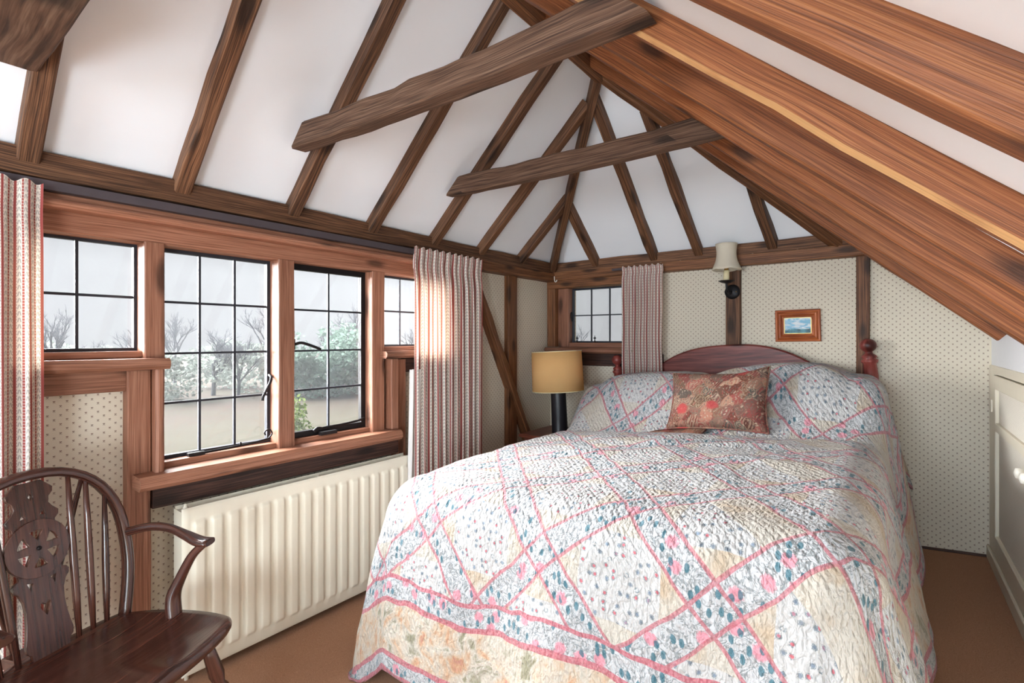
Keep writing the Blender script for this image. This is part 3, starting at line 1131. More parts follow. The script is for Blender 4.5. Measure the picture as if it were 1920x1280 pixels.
def rad_panel(name, x, rib, sign):
    nr = 17
    b = MB()
    zs = [RZ0, RZ0 + 0.018, RZ0 + 0.05] + [RZ0 + 0.05 + 0.022 * k / 3 for k in (1, 2, 3)] + [lerp(RZ0 + 0.10, RZ1 - 0.09, k / 4) for k in range(5)] + [RZ1 - 0.066 + 0.022 * k / 3 for k in range(0, 3)] + [RZ1 - 0.045, RZ1 - 0.012, RZ1]
    pitch = (RY1 - RY0 - 0.05) / nr
    ys = [RY0, RY0 + 0.006, RY0 + 0.022]
    for k in range(nr):
        y0 = RY0 + 0.025 + k * pitch
        ys += [y0 + pitch * q for q in (0.12, 0.22, 0.32, 0.44, 0.56, 0.68, 0.78, 0.88)]
    ys += [RY1 - 0.022, RY1 - 0.006, RY1]
    rows = []
    for z in zs:
        row = []
        for y in ys:
            k = (y - RY0 - 0.025) / pitch
            q = abs((k % 1.0) - 0.5)
            h = 0.0
            if 0 <= k <= nr:
                e = min(z - (RZ0 + 0.048), RZ1 - 0.046 - z)
                h = max(0, min(1, (0.36 - q) / 0.10)) * max(0, min(1, e / 0.02))
                h = h * h * (3 - 2 * h)
            edge = -0.010 if (y in (ys[0], ys[-1]) or z in (zs[0], zs[-1])) else 0.0
            row.append((x + sign * (rib * h + edge), y, z))
        rows.append(row)
    b.grid(rows, lambda i, j: (ys[j], zs[i]), smooth=True)
    back = [[(x - sign * 0.012, y, z) for y in (ys[0], ys[-1])] for z in (zs[0], zs[-1])]
    b.grid(back, smooth=False)
    o = b.build(name, 'radiator', rad, fix=False)
    return o


rp = rad_panel('front_panel', RX1, 0.012, 1)
rp2 = rad_panel('back_panel', RX0 + 0.012, 0.008, -1)
for o in rad.children:
    o.matrix_parent_inverse = Matrix.Identity(4)
b = MB()
b.box(RX0 + 0.01, RX1 - 0.010, RY0 + 0.0, RY0 + 0.018, RZ0 + 0.02, RZ1 - 0.012)
b.build('side_channel', 'radiator', rad)
b = MB()
b.box(RX0 + 0.01, RX1 - 0.010, RY1 - 0.018, RY1, RZ0 + 0.02, RZ1 - 0.012)
b.build('side_channel', 'radiator', rad)
b = MB()
b.box(RX0 + 0.01, RX1 - 0.006, 1.33, 1.345, RZ1 - 0.03, RZ1 - 0.012)
b.build('bracket', 'radiator', rad)
b = MB()
b.lathe([(0.010, 0), (0.010, 0.012), (0.006, 0.014), (0.006, 0.022), (0.0, 0.024)], 12, Matrix.Translation((RX1 - 0.035, RY0 + 0.022, RZ1 - 0.012)))
b.build('bleed_valve', 'radiator', rad)
for y in (RY0 + 0.03, RY1 - 0.03):
    b = MB()
    b.sweep([(RX1 - 0.05, y, RZ0 + 0.04), (RX1 - 0.05, y, fz(RX1) - 0.005)], 0.008, 10, (1, 0, 0))
    b.build('pipe', 'radiator', rad)
for o in rad.children:
    o.location = -Vector(rad.location)
tag(rad, 'long cream ribbed double panel radiator under the casement window', 'radiator')


# ================================================================== bed
BX, BTY = -0.775, 3.43
bed = empty('bed_frame', (BX, BTY, fz(BX)), (0, TILT, 0))
tag(bed, 'mahogany stained wooden bed frame with arched headboard and ball topped posts', 'bed')
HP = 0.765


def bed_post(x, y, h, short=False):
    b = MB()
    if short:
        b.lathe([(0.028, 0.0), (0.040, 0.03), (0.044, 0.08), (0.030, 0.11), (0.044, 0.14), (0.045, 0.34)], 20, Matrix.Translation((x, y, 0)))
        return b.build('leg', 'headboard', bed)
    b.box(x - 0.038, x + 0.038, y - 0.038, y + 0.038, 0, h - 0.33)
    o = b.build('post', 'headboard', bed)
    b = MB()
    z = h - 0.33
    prof = [(0.044, z), (0.046, z + 0.012), (0.040, z + 0.022), (0.044, z + 0.030), (0.040, z + 0.042), (0.034, z + 0.050), (0.036, z + 0.10), (0.032, z + 0.170), (0.040, z + 0.178), (0.042, z + 0.190), (0.030, z + 0.198), (0.038, z + 0.206), (0.036, z + 0.214), (0.020, z + 0.226), (0.018, z + 0.236)]
    r, zc = 0.041, z + 0.272
    for k in range(9):
        a = -PI / 2 * 0.62 + k / 8 * (PI / 2 * 1.62)
        prof.append((max(0.0, r * math.cos(a)), zc + r * 0.95 * math.sin(a)))
    b.lathe(prof, 28, Matrix.Translation((x, y, 0)))
    b.build('turned_finial', 'headboard', o)
    return o


bed_post(-HP, 0, 1.175)
bed_post(HP, 0, 1.175)
bed_post(-0.70, -2.10, 0.4, True)
bed_post(0.70, -2.10, 0.4, True)
# headboard: flat shoulders, ogee sweeps and a central arch
out = []
N = 60
for i in range(N + 1):
    x = lerp(-HP + 0.03, HP - 0.03, i / N)
    q = abs(x) / HP
    if q < 0.62:
        z = 1.175 - 0.135 * (q / 0.62) ** 2.6
    elif q < 0.90:
        t = (q - 0.62) / 0.28
        z = 1.040 - 0.085 * (1 - (1 - t) ** 1.8)
    else:
        z = 0.955
    out.append((x, z))
b = MB()
fr_, bk = [], []
rows = [[], [], [], [], []]
for x, z in out:
    rows[0].append((x, -0.014, 0.45))
    rows[1].append((x, -0.014, z - 0.010))
    rows[2].append((x, -0.006, z))
    rows[3].append((x, 0.008, z))
    rows[4].append((x, 0.014, 0.45))
b.grid(rows, lambda i, j: (out[min(j, N)][0], rows[min(i, 4)][min(j, N)][2]), smooth=False)
b.build('headboard', 'headboard', bed)
for sx in (-1, 1):
    b = MB()
    b.timber((sx * 0.755, -0.03, 0.30), (sx * 0.755, -2.10, 0.30), 0.028, 0.15, (0, 0, 1), 0, 0.004)
    b.build('side_rail', 'headboard', bed)
b = MB()
b.timber((-0.70, -2.11, 0.26), (0.70, -2.11, 0.26), 0.028, 0.14, (0, 0, 1), 0, 0.004)
b.build('foot_rail', 'headboard', bed)
# ---- quilt, in bed coordinates (x across, y from headboard towards the foot is negative)
quilt_root = (BX, BTY, fz(BX))
HWI, RAD = 0.695, 0.125          # half width of the flat top, edge radius
YFI, RADF = -2.035, 0.155        # foot end of the flat top and its radius
YHD = -0.05
ARC, ARCF = RAD * PI / 2, RADF * PI / 2
DROP = QW / 2 - HWI - ARC
FDROP = QL - (YHD - YFI) - ARCF


def smst(a, b_, x):
    t = max(0, min(1, (x - a) / (b_ - a)))
    return t * t * (3 - 2 * t)


def top_h(x, y):
    h = 0.728 - 0.020 * smst(-1.4, -2.1, y)
    h += 0.018 * math.exp(-((x / 0.5) ** 2)) * math.exp(-(((y + 1.3) / 0.6) ** 2))
    # pillows under the quilt
    p = smst(-0.80, -0.42, y)
    q = 0.285 + 0.035 * math.exp(-((x - 0.36) / 0.26) ** 2) + 0.012 * math.exp(-((x + 0.42) / 0.24) ** 2) - 0.035 * math.exp(-((x + 0.02) / 0.09) ** 2)
    q *= 1 - 0.34 * smst(0.56, 0.82, abs(x))
    crease = -0.022 * math.exp(-((y + 0.83) / 0.05) ** 2)
    h += p * q + crease
    h -= 0.05 * smst(-0.14, -0.03, y)
    # soft wrinkles pushed towards the foot
    w_ = 0
    for (cx_, cy_, ang, ln_, wd_, am_) in [(0.10, -1.22, 0.55, 0.22, 0.030, 0.020), (-0.12, -1.30, 0.60, 0.20, 0.030, 0.018), (0.34, -1.20, 0.25, 0.24, 0.028, 0.014), (-0.02, -1.10, 0.5, 0.25, 0.03, 0.012), (-0.30, -1.55, 0.35, 0.22, 0.04, 0.012), (0.45, -1.45, -0.2, 0.2, 0.04, 0.010), (-0.48, -1.15, 0.2, 0.2, 0.04, 0.008)]:
        dx, dy = x - cx_, y - cy_
        a = dx * math.cos(ang) + dy * math.sin(ang)
        c = -dx * math.sin(ang) + dy * math.cos(ang)
        w_ += am_ * math.exp(-(a / ln_) ** 2) * math.exp(-(c / wd_) ** 2)
    h += w_
    h += mnoise.noise(Vector((x * 5, y * 5, 2.0))) * 0.007 + mnoise.noise(Vector((x * 16, y * 16, 4.0))) * 0.0035
    return h


NX, NY = 190, 230
rows = []
for j in range(NY + 1):
    tv = j / NY * QL                         # distance from the foot hem
    row = []
    for i in range(NX + 1):
        su = i / NX * QW
        xr = su - QW / 2
        yr = YFI - ARCF - FDROP + tv         # rest position along the bed
        ex = max(0.0, abs(xr) - HWI)
        sgx = 1 if xr > 0 else -1
        ey = max(0.0, YFI - yr)
        bx_ = max(-HWI, min(HWI, xr))
        by_ = max(YFI, yr)
        d = math.hypot(ex, ey)
        h0 = top_h(bx_ if ex == 0 else sgx * HWI, by_)
        if d == 0:
            row.append((xr, yr, top_h(xr, yr)))
            continue
        nx_, ny_ = sgx * ex / d, -ey / d
        f = ey / d
        R = lerp(RAD, RADF, f * f)
        A = R * PI / 2
        if ex > 0 and ey > 0:                # square corners hang as one deep fold: shorten the diagonal
            d = max(ex, ey) + 0.30 * min(ex, ey)
        if d < A:
            th = d / R
            oo, dr = R * math.sin(th), R * (1 - math.cos(th))
        else:
            e = d - A
            fl = 0.15 + 0.06 * (2 * abs(nx_ * ny_))
            oo, dr = R + e * fl, R + e * (1 - fl * fl * 0.5)
        # ripples in the hanging part
        hang = smst(0.10, 0.55, d)
        along = (by_ * 1.0) if f < 0.5 else bx_
        ang = math.atan2(ey, ex) if ex > 0 else PI / 2
        rip = 0.020 * math.sin(along * 9.0 + 0.8) + 0.010 * math.sin(along * 17.0 + 2.0)
        rip += 0.035 * (2 * abs(nx_ * ny_)) * math.sin(ang * 7.0)
        # on the foot the hem lifts and dips in broad waves
        oo += hang * rip
        lump = mnoise.noise(Vector((su * 5, tv * 5, 7.0))) * 0.010 + mnoise.noise(Vector((su * 16, tv * 16, 5.0))) * 0.0035
        x = bx_ + nx_ * (oo + lump)
        y = by_ + ny_ * (oo + lump)
        if by_ > -0.75 and ex > 0:           # beside the pillows the cloth slopes out gently
            p = smst(-0.75, -0.40, by_)
            x += sgx * 0.02 * p * (1 - hang)
        z = h0 - dr + 0.022 * hang * math.sin(along * 7.5 + 1.2) * (1 if f > 0.5 else 0.5)
        z = max(z, 0.012)
        row.append((x, y, z))
    rows.append(row)
b = MB()
b.grid(rows, lambda i, j: (j / NX * QW, i / NY * QL))
qo = b.build('patchwork_quilt', 'quilt', None, fix=False)
qo.location, qo.rotation_euler = quilt_root, (0, TILT, 0)
so = qo.modifiers.new('thickness', 'SOLIDIFY')
so.thickness, so.offset = 0.008, -1
tag(qo, 'faded floral patchwork quilt with pink tapes spread over the bed', 'quilt')

# ---- cushion leaning on the pillows
def cushion():
    root = empty('cushion', quilt_root, (0, TILT, 0))
    b = MB()
    n = 30
    Wc, Hc = 0.245, 0.165

    def pt(u, v, side):
        # corners pulled out, sides drawn in
        px = u * Wc * (1 - 0.07 * (1 - v * v))
        pz = v * Hc * (1 - 0.09 * (1 - u * u))
        th = 0.075 * ((1 - u ** 4) * (1 - v ** 4)) ** 0.55
        th += mnoise.noise(Vector((u * 3, v * 3, side * 4))) * 0.010 * (1 - max(abs(u), abs(v)) ** 3)
        if v > 0:
            pz += 0.035 * (u > 0.4) * ((u - 0.4) / 0.6) * v ** 2 if u > 0.4 else 0
        return Vector((px, -side * th, pz))
    lean = Matrix.Rotation(math.radians(-30), 4, 'X')
    T = Matrix.Translation((0.125, -0.720, 0.880)) @ Matrix.Rotation(math.radians(4), 4, 'Z') @ lean @ Matrix.Rotation(math.radians(2), 4, 'Y')
    for side in (1, -1):
        rows = [[T @ pt(-1 + 2 * i / n, -1 + 2 * j / n, side) for i in range(n + 1)] for j in range(n + 1)]
        b.grid(rows, lambda i, j: (j / n * 0.5, i / n * 0.35), flip=side < 0)
    body = b.build('cover', 'cushion', root)
    per = []
    for k in range(4 * n):
        q, s = divmod(k, n)
        t = -1 + 2 * s / n
        u, v = ((t, -1), (1, t), (-t, 1), (-1, -t))[q]
        per.append(T @ pt(u, v, 1))
    per.append(per[0])
    b = MB()
    b.sweep(per, 0.0045, 8, (0.3, 1, 0.2))
    b.build('piping', 'cushion', root)
    # loose flap of the cover lying on the quilt at its lower corner
    b = MB()
    rows = []
    for i in range(9):
        t = i / 8
        x = lerp(-0.215, 0.06, t)
        rows.append([(x, -0.845 - 0.03 * math.sin(t * PI) - 0.01 * t, 0.716 + 0.003 * math.sin(t * 6)),
                     (x + 0.006, -0.845 + 0.02 * t, 0.724 + 0.004 * math.sin(t * 5)),
                     (x + 0.03, -0.800 + 0.02 * t, 0.728 + 0.03 * t)])
    b.grid(rows, lambda i, j: (i / 8 * 0.3, j * 0.05))
    fl_ = b.build('cover_flap', 'cushion', root, fix=False)
    sm = fl_.modifiers.new('thickness', 'SOLIDIFY')
    sm.thickness = 0.004
    tag(root, 'red and brown paisley cushion propped against the pillows', 'cushion')


cushion()

# ================================================================== bedside table and lamp
TZ = 0.435
tx, ty = -1.93, 3.09
tbl = empty('bedside_table', (tx, ty, fz(tx)))
tag(tbl, 'small red-brown bedside table in the corner under the lamp', 'table')
h = TZ - fz(tx)
b = MB()
b.slab(-0.20, 0.20, -0.22, 0.22, h - 0.022, h, ch=0.006)
b.build('table_top', 'table', tbl)
b = MB()
b.slab(-0.17, 0.17, -0.19, 0.19, h - 0.10, h - 0.022)
b.build('drawer_box', 'table', tbl)
for sx in (-1, 1):
    for sy in (-1, 1):
        b = MB()
        x, y = sx * 0.155, sy * 0.175
        b.lathe([(0.012, 0.0), (0.015, 0.1), (0.020, h - 0.14), (0.022, h - 0.024)], 12, Matrix.Translation((x, y, 0.012 * sx)))
        b.build('leg', 'table', tbl)
b = MB()
b.lathe([(0.0, 0.0), (0.010, 0.002), (0.012, 0.012), (0.0, 0.018)], 12, Matrix.Translation((0.0, -0.19, h - 0.06)) @ Matrix.Rotation(PI / 2, 4, 'X'))
b.build('drawer_knob', 'brass', tbl)

lamp = empty('table_lamp', (-1.912, 3.08, TZ), (0.0, math.radians(-3.0), 0))
tag(lamp, 'table lamp with black cylinder base and golden drum shade', 'lamp')
b = MB()
b.lathe([(0.058, 0.0), (0.060, 0.004), (0.060, 0.012), (0.058, 0.018), (0.057, 0.10), (0.056, 0.26), (0.056, 0.345), (0.046, 0.352), (0.0, 0.354)], 32)
b.build('base', 'lamp_base', lamp)
b = MB()
b.lathe([(0.012, 0.354), (0.012, 0.375), (0.018, 0.378), (0.018, 0.43), (0.0, 0.432)], 16)
b.build('bulb_holder', 'brass', lamp)
b = MB()
b.lathe([(0.014, 0.432), (0.022, 0.455), (0.030, 0.49), (0.022, 0.52), (0.0, 0.532)], 16)
b.build('bulb', 'ivory', lamp)
sh0, sh1, r0, r1 = 0.300, 0.592, 0.188, 0.182
b = MB()
b.lathe([(r0, sh0), ((r0 + r1) / 2, (sh0 + sh1) / 2), (r1, sh1), (r1 - 0.003, sh1), ((r0 + r1) / 2 - 0.003, (sh0 + sh1) / 2), (r0 - 0.003, sh0), (r0, sh0)], 48, closed=True)
shd = b.build('lamp_shade', 'lamp_shade', lamp)
for r, z in ((r0, sh0 + 0.003), (r1, sh1 - 0.003)):
    b = MB()
    ring = [(r * math.cos(2 * PI * k / 40), r * math.sin(2 * PI * k / 40), z) for k in range(41)]
    b.sweep(ring, 0.003, 6)
    b.build('rim', 'candle', shd)
b = MB()
for k in range(3):
    a = 2 * PI * k / 3
    b.sweep([(0.016 * math.cos(a), 0.016 * math.sin(a), 0.425), (r1 * math.cos(a), r1 * math.sin(a), 0.50)], 0.002, 6)
b.build('shade_carrier', 'brass', lamp)

# ================================================================== wall sconce
sc = empty('wall_sconce', (-0.826, 3.470, 1.435))
tag(sc, 'iron wall light with candle sleeve and cream bell shade above the bed', 'wall light')
RXm = Matrix.Rotation(PI / 2, 4, 'X')
b = MB()
b.lathe([(0.048, 0.0), (0.048, 0.006), (0.040, 0.013), (0.030, 0.016), (0.012, 0.022), (0.0, 0.024)], 28, Matrix.Translation((0.0, 0, -0.01)) @ RXm)
b.build('back_plate', 'iron', sc)
for x in (-0.026, 0.026):
    b = MB()
    b.lathe([(0.004, 0.0), (0.004, 0.003), (0.0, 0.004)], 8, Matrix.Translation((x, -0.015, -0.012)) @ RXm)
    b.build('screw', 'brass', sc)
b = MB()
b.sweep(bez([(0.0, -0.012, -0.005), (-0.004, -0.05, -0.022), (-0.010, -0.095, -0.010), (-0.012, -0.105, 0.04)], 8), 0.007, 10, (1, 0, 0))
b.build('arm', 'iron', sc)
P = Matrix.Translation((-0.012, -0.105, 0.0))
b = MB()
b.lathe([(0.006, 0.036), (0.030, 0.042), (0.048, 0.052), (0.050, 0.054), (0.030, 0.048), (0.0, 0.046)], 28, P)
b.build('drip_pan', 'iron', sc)
b = MB()
b.lathe([(0.018, 0.047), (0.018, 0.085), (0.017, 0.12), (0.0, 0.121)], 20, P)
b.build('candle_sleeve', 'candle', sc)
b = MB()
b.lathe([(0.013, 0.121), (0.013, 0.16), (0.0, 0.161)], 16, P)
b.build('bulb_holder', 'brass', sc)
b = MB()
b.lathe([(0.012, 0.161), (0.019, 0.185), (0.012, 0.215), (0.0, 0.24)], 16, P)
b.build('bulb', 'ivory', sc)
seg = 48
rows = []
for k in range(12):
    t = k / 11
    z = lerp(0.128, 0.290, t)
    r = 0.062 + 0.027 * (1 - t) ** 2.2 - 0.010 * math.sin(t * PI) + 0.004 * t
    rows.append([P @ Vector(((r + 0.0012 * (q % 2)) * math.cos(2 * PI * q / seg), (r + 0.0012 * (q % 2)) * math.sin(2 * PI * q / seg), z - 0.006 * abs(math.sin(q / seg * PI * 6)) * (1 - t))) for q in range(seg)])
b = MB()
b.grid(rows, closed_u=True)
s_ = b.build('shade', 'sconce_shade', sc, fix=False)
sm = s_.modifiers.new('thickness', 'SOLIDIFY')
sm.thickness = 0.002

# ================================================================== picture
pic = empty('framed_picture', (-0.4555, YB, 1.198), (0, math.radians(-1.0), 0))
tag(pic, 'small seascape painting in a broad varnished wooden frame', 'picture')
PW, PH, FWD = 0.122, 0.098, 0.048
prof = [(0.0, 0.0), (0.0, 0.018), (0.004, 0.022), (0.012, 0.020), (0.022, 0.026), (0.030, 0.024), (0.040, 0.014), (FWD, 0.012), (FWD, 0.0)]
b = MB()
corners = [(-1, -1), (1, -1), (1, 1), (-1, 1)]
for k in range(4):
    (ax_, az_), (bx2, bz2) = corners[k], corners[(k + 1) % 4]
    rows = []
    for d, o_ in prof:
        rows.append([(ax_ * (PW - d), -o_ - 0.001, az_ * (PH - d)), (bx2 * (PW - d), -o_ - 0.001, bz2 * (PH - d))])
    ln_ = 2 * (PW if az_ == bz2 else PH)
    b.grid(rows, lambda i, j: (j * ln_ + k * 0.7, i * 0.008), smooth=False)
b.build('frame', 'frame_wood', pic, fix=False)
b = MB()
iw, ih = PW - FWD, PH - FWD
for (x0, x1, z0, z1) in [(-iw, iw, ih - 0.004, ih), (-iw, iw, -ih, -ih + 0.004), (-iw, -iw + 0.004, -ih, ih), (iw - 0.004, iw, -ih, ih)]:
    b.box(x0, x1, -0.013, -0.006, z0, z1)
b.build('gilt_slip', 'gilt', pic)
b = MB()
b.face([(-iw, -0.008, -ih), (iw, -0.008, -ih), (iw, -0.008, ih), (-iw, -0.008, ih)], [(0, 0), (1, 0), (1, 1), (0, 1)])
b.build('canvas', 'painting', pic, fix=False)

# ================================================================== built-in cupboard on the right
cup = empty('built_in_cupboard', (XR, 2.8, fz(XR)))
tag(cup, 'cream painted low cupboard with papered door panels in the right wall', 'cupboard')
cup.location = (0, 0, 0)


def cb(name, mat, parent, *a, ch=0.003):
    b = MB()
    b.slab(*a, 0.0, ch)
    return b.build(name, mat, parent)


ZB = 0.02
cb('frame_stile', 'cream_paint', cup, 0.402, 0.452, 3.365, 3.50, ZB, 0.985)
cb('frame_stile', 'cream_paint', cup, 0.402, 0.452, 1.60, 1.66, ZB, 0.985)
cb('frame_rail', 'cream_paint', cup, 0.402, 0.452, 1.66, 3.365, 0.945, 0.985)
cb('frame_rail', 'cream_paint', cup, 0.402, 0.452, 1.66, 3.365, ZB, 0.11)
cb('frame_board', 'cream_paint', cup, 0.405, 0.452, YF, 1.60, ZB, 0.985)
for (y0, y1, ky) in ((2.515, 3.36, 2.555), (1.665, 2.51, 2.47)):
    d = empty('door', (0.40, (y0 + y1) / 2, 0.115), parent=cup)
    off = Vector(d.location)

    def db_(name, mat, x0, x1, ya, yb2, z0, z1):
        o = cb(name, mat, d, x0 - off.x, x1 - off.x, ya - off.y, yb2 - off.y, z0 - off.z, z1 - off.z)
        return o
    db_('stile', 'cream_paint', 0.396, 0.420, y0, y0 + 0.075, 0.115, 0.940)
    db_('stile', 'cream_paint', 0.396, 0.420, y1 - 0.075, y1, 0.115, 0.940)
    db_('rail', 'cream_paint', 0.396, 0.420, y0 + 0.075, y1 - 0.075, 0.875, 0.940)
    db_('rail', 'cream_paint', 0.396, 0.420, y0 + 0.075, y1 - 0.075, 0.675, 0.715)
    db_('rail', 'cream_paint', 0.396, 0.420, y0 + 0.075, y1 - 0.075, 0.115, 0.175)
    for z0, z1 in ((0.175, 0.675), (0.715, 0.875)):
        b = MB()
        b.box(0.410 - off.x, 0.416 - off.x, y0 + 0.07 - off.y, y1 - 0.07 - off.y, z0 - off.z, z1 - off.z)
        b.build('panel', 'panel_paper', d, fix=False)
    b = MB()
    b.lathe([(0.009, 0.0), (0.008, 0.008), (0.016, 0.016), (0.020, 0.024), (0.018, 0.034), (0.0, 0.040)], 20, Matrix.Translation((0.396 - off.x, ky - off.y, 0.628 - off.z)) @ Matrix.Rotation(-PI / 2, 4, 'Y'))
    b.build('knob', 'ivory', d)
    b = MB()
    yy = y1 + 0.002 if ky > 2.51 else y0 - 0.002
    b.box(0.390 - off.x, 0.400 - off.x, yy - 0.008 - off.y, yy + 0.008 - off.y, 0.76 - off.z, 0.82 - off.z)
    b.build('hinge', 'cream_paint', d)
bb = MB()
bb.timber((0.396, YF, 0.032), (0.396, YB - 0.01, 0.032), 0.012, 0.064, (0, 0, 1), 0, 0.003)
tag(bb.build('baseboard_right', 'cream_paint'), 'cream skirting board along the cupboard wall', kind='structure')

# ================================================================== Windsor armchair
PHI = math.radians(24)
CHX, CHY = -1.87, 0.335
ch = empty('windsor_armchair', (CHX, CHY, fz(-1.72)), (0, 0, PHI - PI / 2))
tag(ch, 'dark polished wheel-back Windsor armchair beside the radiator', 'armchair')
SZ = 0.405


def seat_outline(a):
    """radius of the seat outline by angle; local origin at seat middle (0, .18)"""
    pts = [(-0.20, -0.035), (-0.10, -0.055), (0.10, -0.055), (0.20, -0.035), (0.245, 0.06), (0.272, 0.18), (0.275, 0.30), (0.245, 0.355), (0.13, 0.385), (0.0, 0.395), (-0.13, 0.385), (-0.245, 0.355), (-0.275, 0.30), (-0.272, 0.18), (-0.245, 0.06)]
    return pts


ol = [Vector((p[0], p[1], 0)) for p in seat_outline(0)]
ol = bez(ol + [ol[0]], 5)[:-1]
cen = Vector((0, 0.175, 0))
rows = []
for k, (sc_, dz) in enumerate([(0.02, -0.012), (0.25, -0.012), (0.5, -0.011), (0.75, -0.007), (0.90, 0.0), (0.965, 0.001), (0.99, -0.004), (1.0, -0.012), (0.998, -0.022), (0.975, -0.034), (0.93, -0.040), (0.6, -0.042), (0.02, -0.042)]):
    row = []
    for p in ol:
        q = cen + (p - cen) * sc_
        z = SZ + dz
        if k <= 5 and q.y > 0.2:
            z += 0.010 * math.exp(-(q.x / 0.05) ** 2) * smst(0.2, 0.36, q.y)
        row.append((q.x, q.y, z))
    rows.append(row)
b = MB()
b.grid(rows, lambda i, j: (rows[min(i, 12)][j % len(ol)][0], rows[min(i, 12)][j % len(ol)][1]), closed_u=True)
b.face(rows[0][::-1])
b.face(rows[-1])
b.build('seat', 'chair', ch)
# tail piece
b = MB()
b.slab(-0.055, 0.055, -0.13, -0.03, SZ - 0.034, SZ - 0.004, ch=0.008)
b.build('tail_piece', 'chair', ch)


def lean(z): return -0.012 - 0.20 * (z - SZ)


BH = 0.492
bow_pts = []
for k in range(41):
    t = k / 40 * 2 - 1
    s = abs(t)
    if s > 0.55:
        q = (1 - s) / 0.45
        x = 0.198 + 0.040 * math.sin(q * PI * 0.55)
        z = SZ - 0.01 + q * 0.235
    else:
        a = s / 0.55 * PI / 2
        x = 0.2375 * math.sin(a) ** 0.9
        z = SZ + 0.225 + (BH - 0.225) * math.cos(a) ** 0.85 if s < 0.55 else SZ + 0.225
    bow_pts.append((math.copysign(x, t), lean(z), z))
b = MB()
b.sweep(bow_pts, (0.014, 0.017), 14, (0, 1, 0), power=3.2)
b.build('bow', 'chair', ch)


def bow_z(x):
    best = None
    for p in bow_pts:
        if p[2] > SZ + 0.15 and (best is None or abs(p[0] - x) < abs(best[0] - x)):
            best = p
    return best[2]


for sx in (-1, 1):
    for xb0, xt0 in ((0.075, 0.098), (0.115, 0.146), (0.155, 0.194)):
        zt = bow_z(sx * xt0) - 0.006
        b = MB()
        p0 = Vector((sx * xb0, -0.025, SZ - 0.012))
        p1 = Vector((sx * xt0, lean(zt), zt))
        b.sweep([p0.lerp(p1, t) for t in (0, 0.25, 0.5, 0.75, 1)], [0.0065, 0.0095, 0.0100, 0.0085, 0.0060], 12, (0, 1, 0))
        b.build('spindle', 'chair', ch)
    zt = bow_z(sx * 0.125) - 0.004
    b = MB()
    p0, p1 = Vector((sx * 0.030, -0.115, SZ - 0.008)), Vector((sx * 0.140, lean(zt) - 0.004, zt))
    b.sweep([p0.lerp(p1, t) for t in (0, 0.3, 0.6, 1)], [0.0075, 0.0095, 0.009, 0.006], 12, (0, 1, 0))
    b.build('brace_stick', 'chair', ch)


def cutout(name, outlines, ext, bev=0.0012):
    """a flat board cut to the outlines (inner ones become holes); returns a mesh with grain along its height"""
    cu = bpy.data.curves.new(name, 'CURVE')
    cu.dimensions = '2D'
    cu.fill_mode = 'BOTH'
    cu.extrude = ext
    cu.bevel_depth = bev
    for pts in outlines:
        sp = cu.splines.new('POLY')
        sp.points.add(len(pts) - 1)
        for p, q in zip(sp.points, pts):
            p.co = (q[0], q[1], 0, 1)
        sp.use_cyclic_u = True
    to = bpy.data.objects.new('tmp', cu)
    COL.objects.link(to)
    dg = bpy.context.evaluated_depsgraph_get()
    me = bpy.data.meshes.new_from_object(to.evaluated_get(dg))
    bpy.data.objects.remove(to)
    uvl = me.uv_layers.new(name='UVMap') if not me.uv_layers else me.uv_layers[0]
    for lp_ in me.loops:
        co = me.vertices[lp_.vertex_index].co
        uvl.data[lp_.index].uv = (co.y, co.x)
    me.materials.clear()
    me.materials.append(M['chair'])
    return me


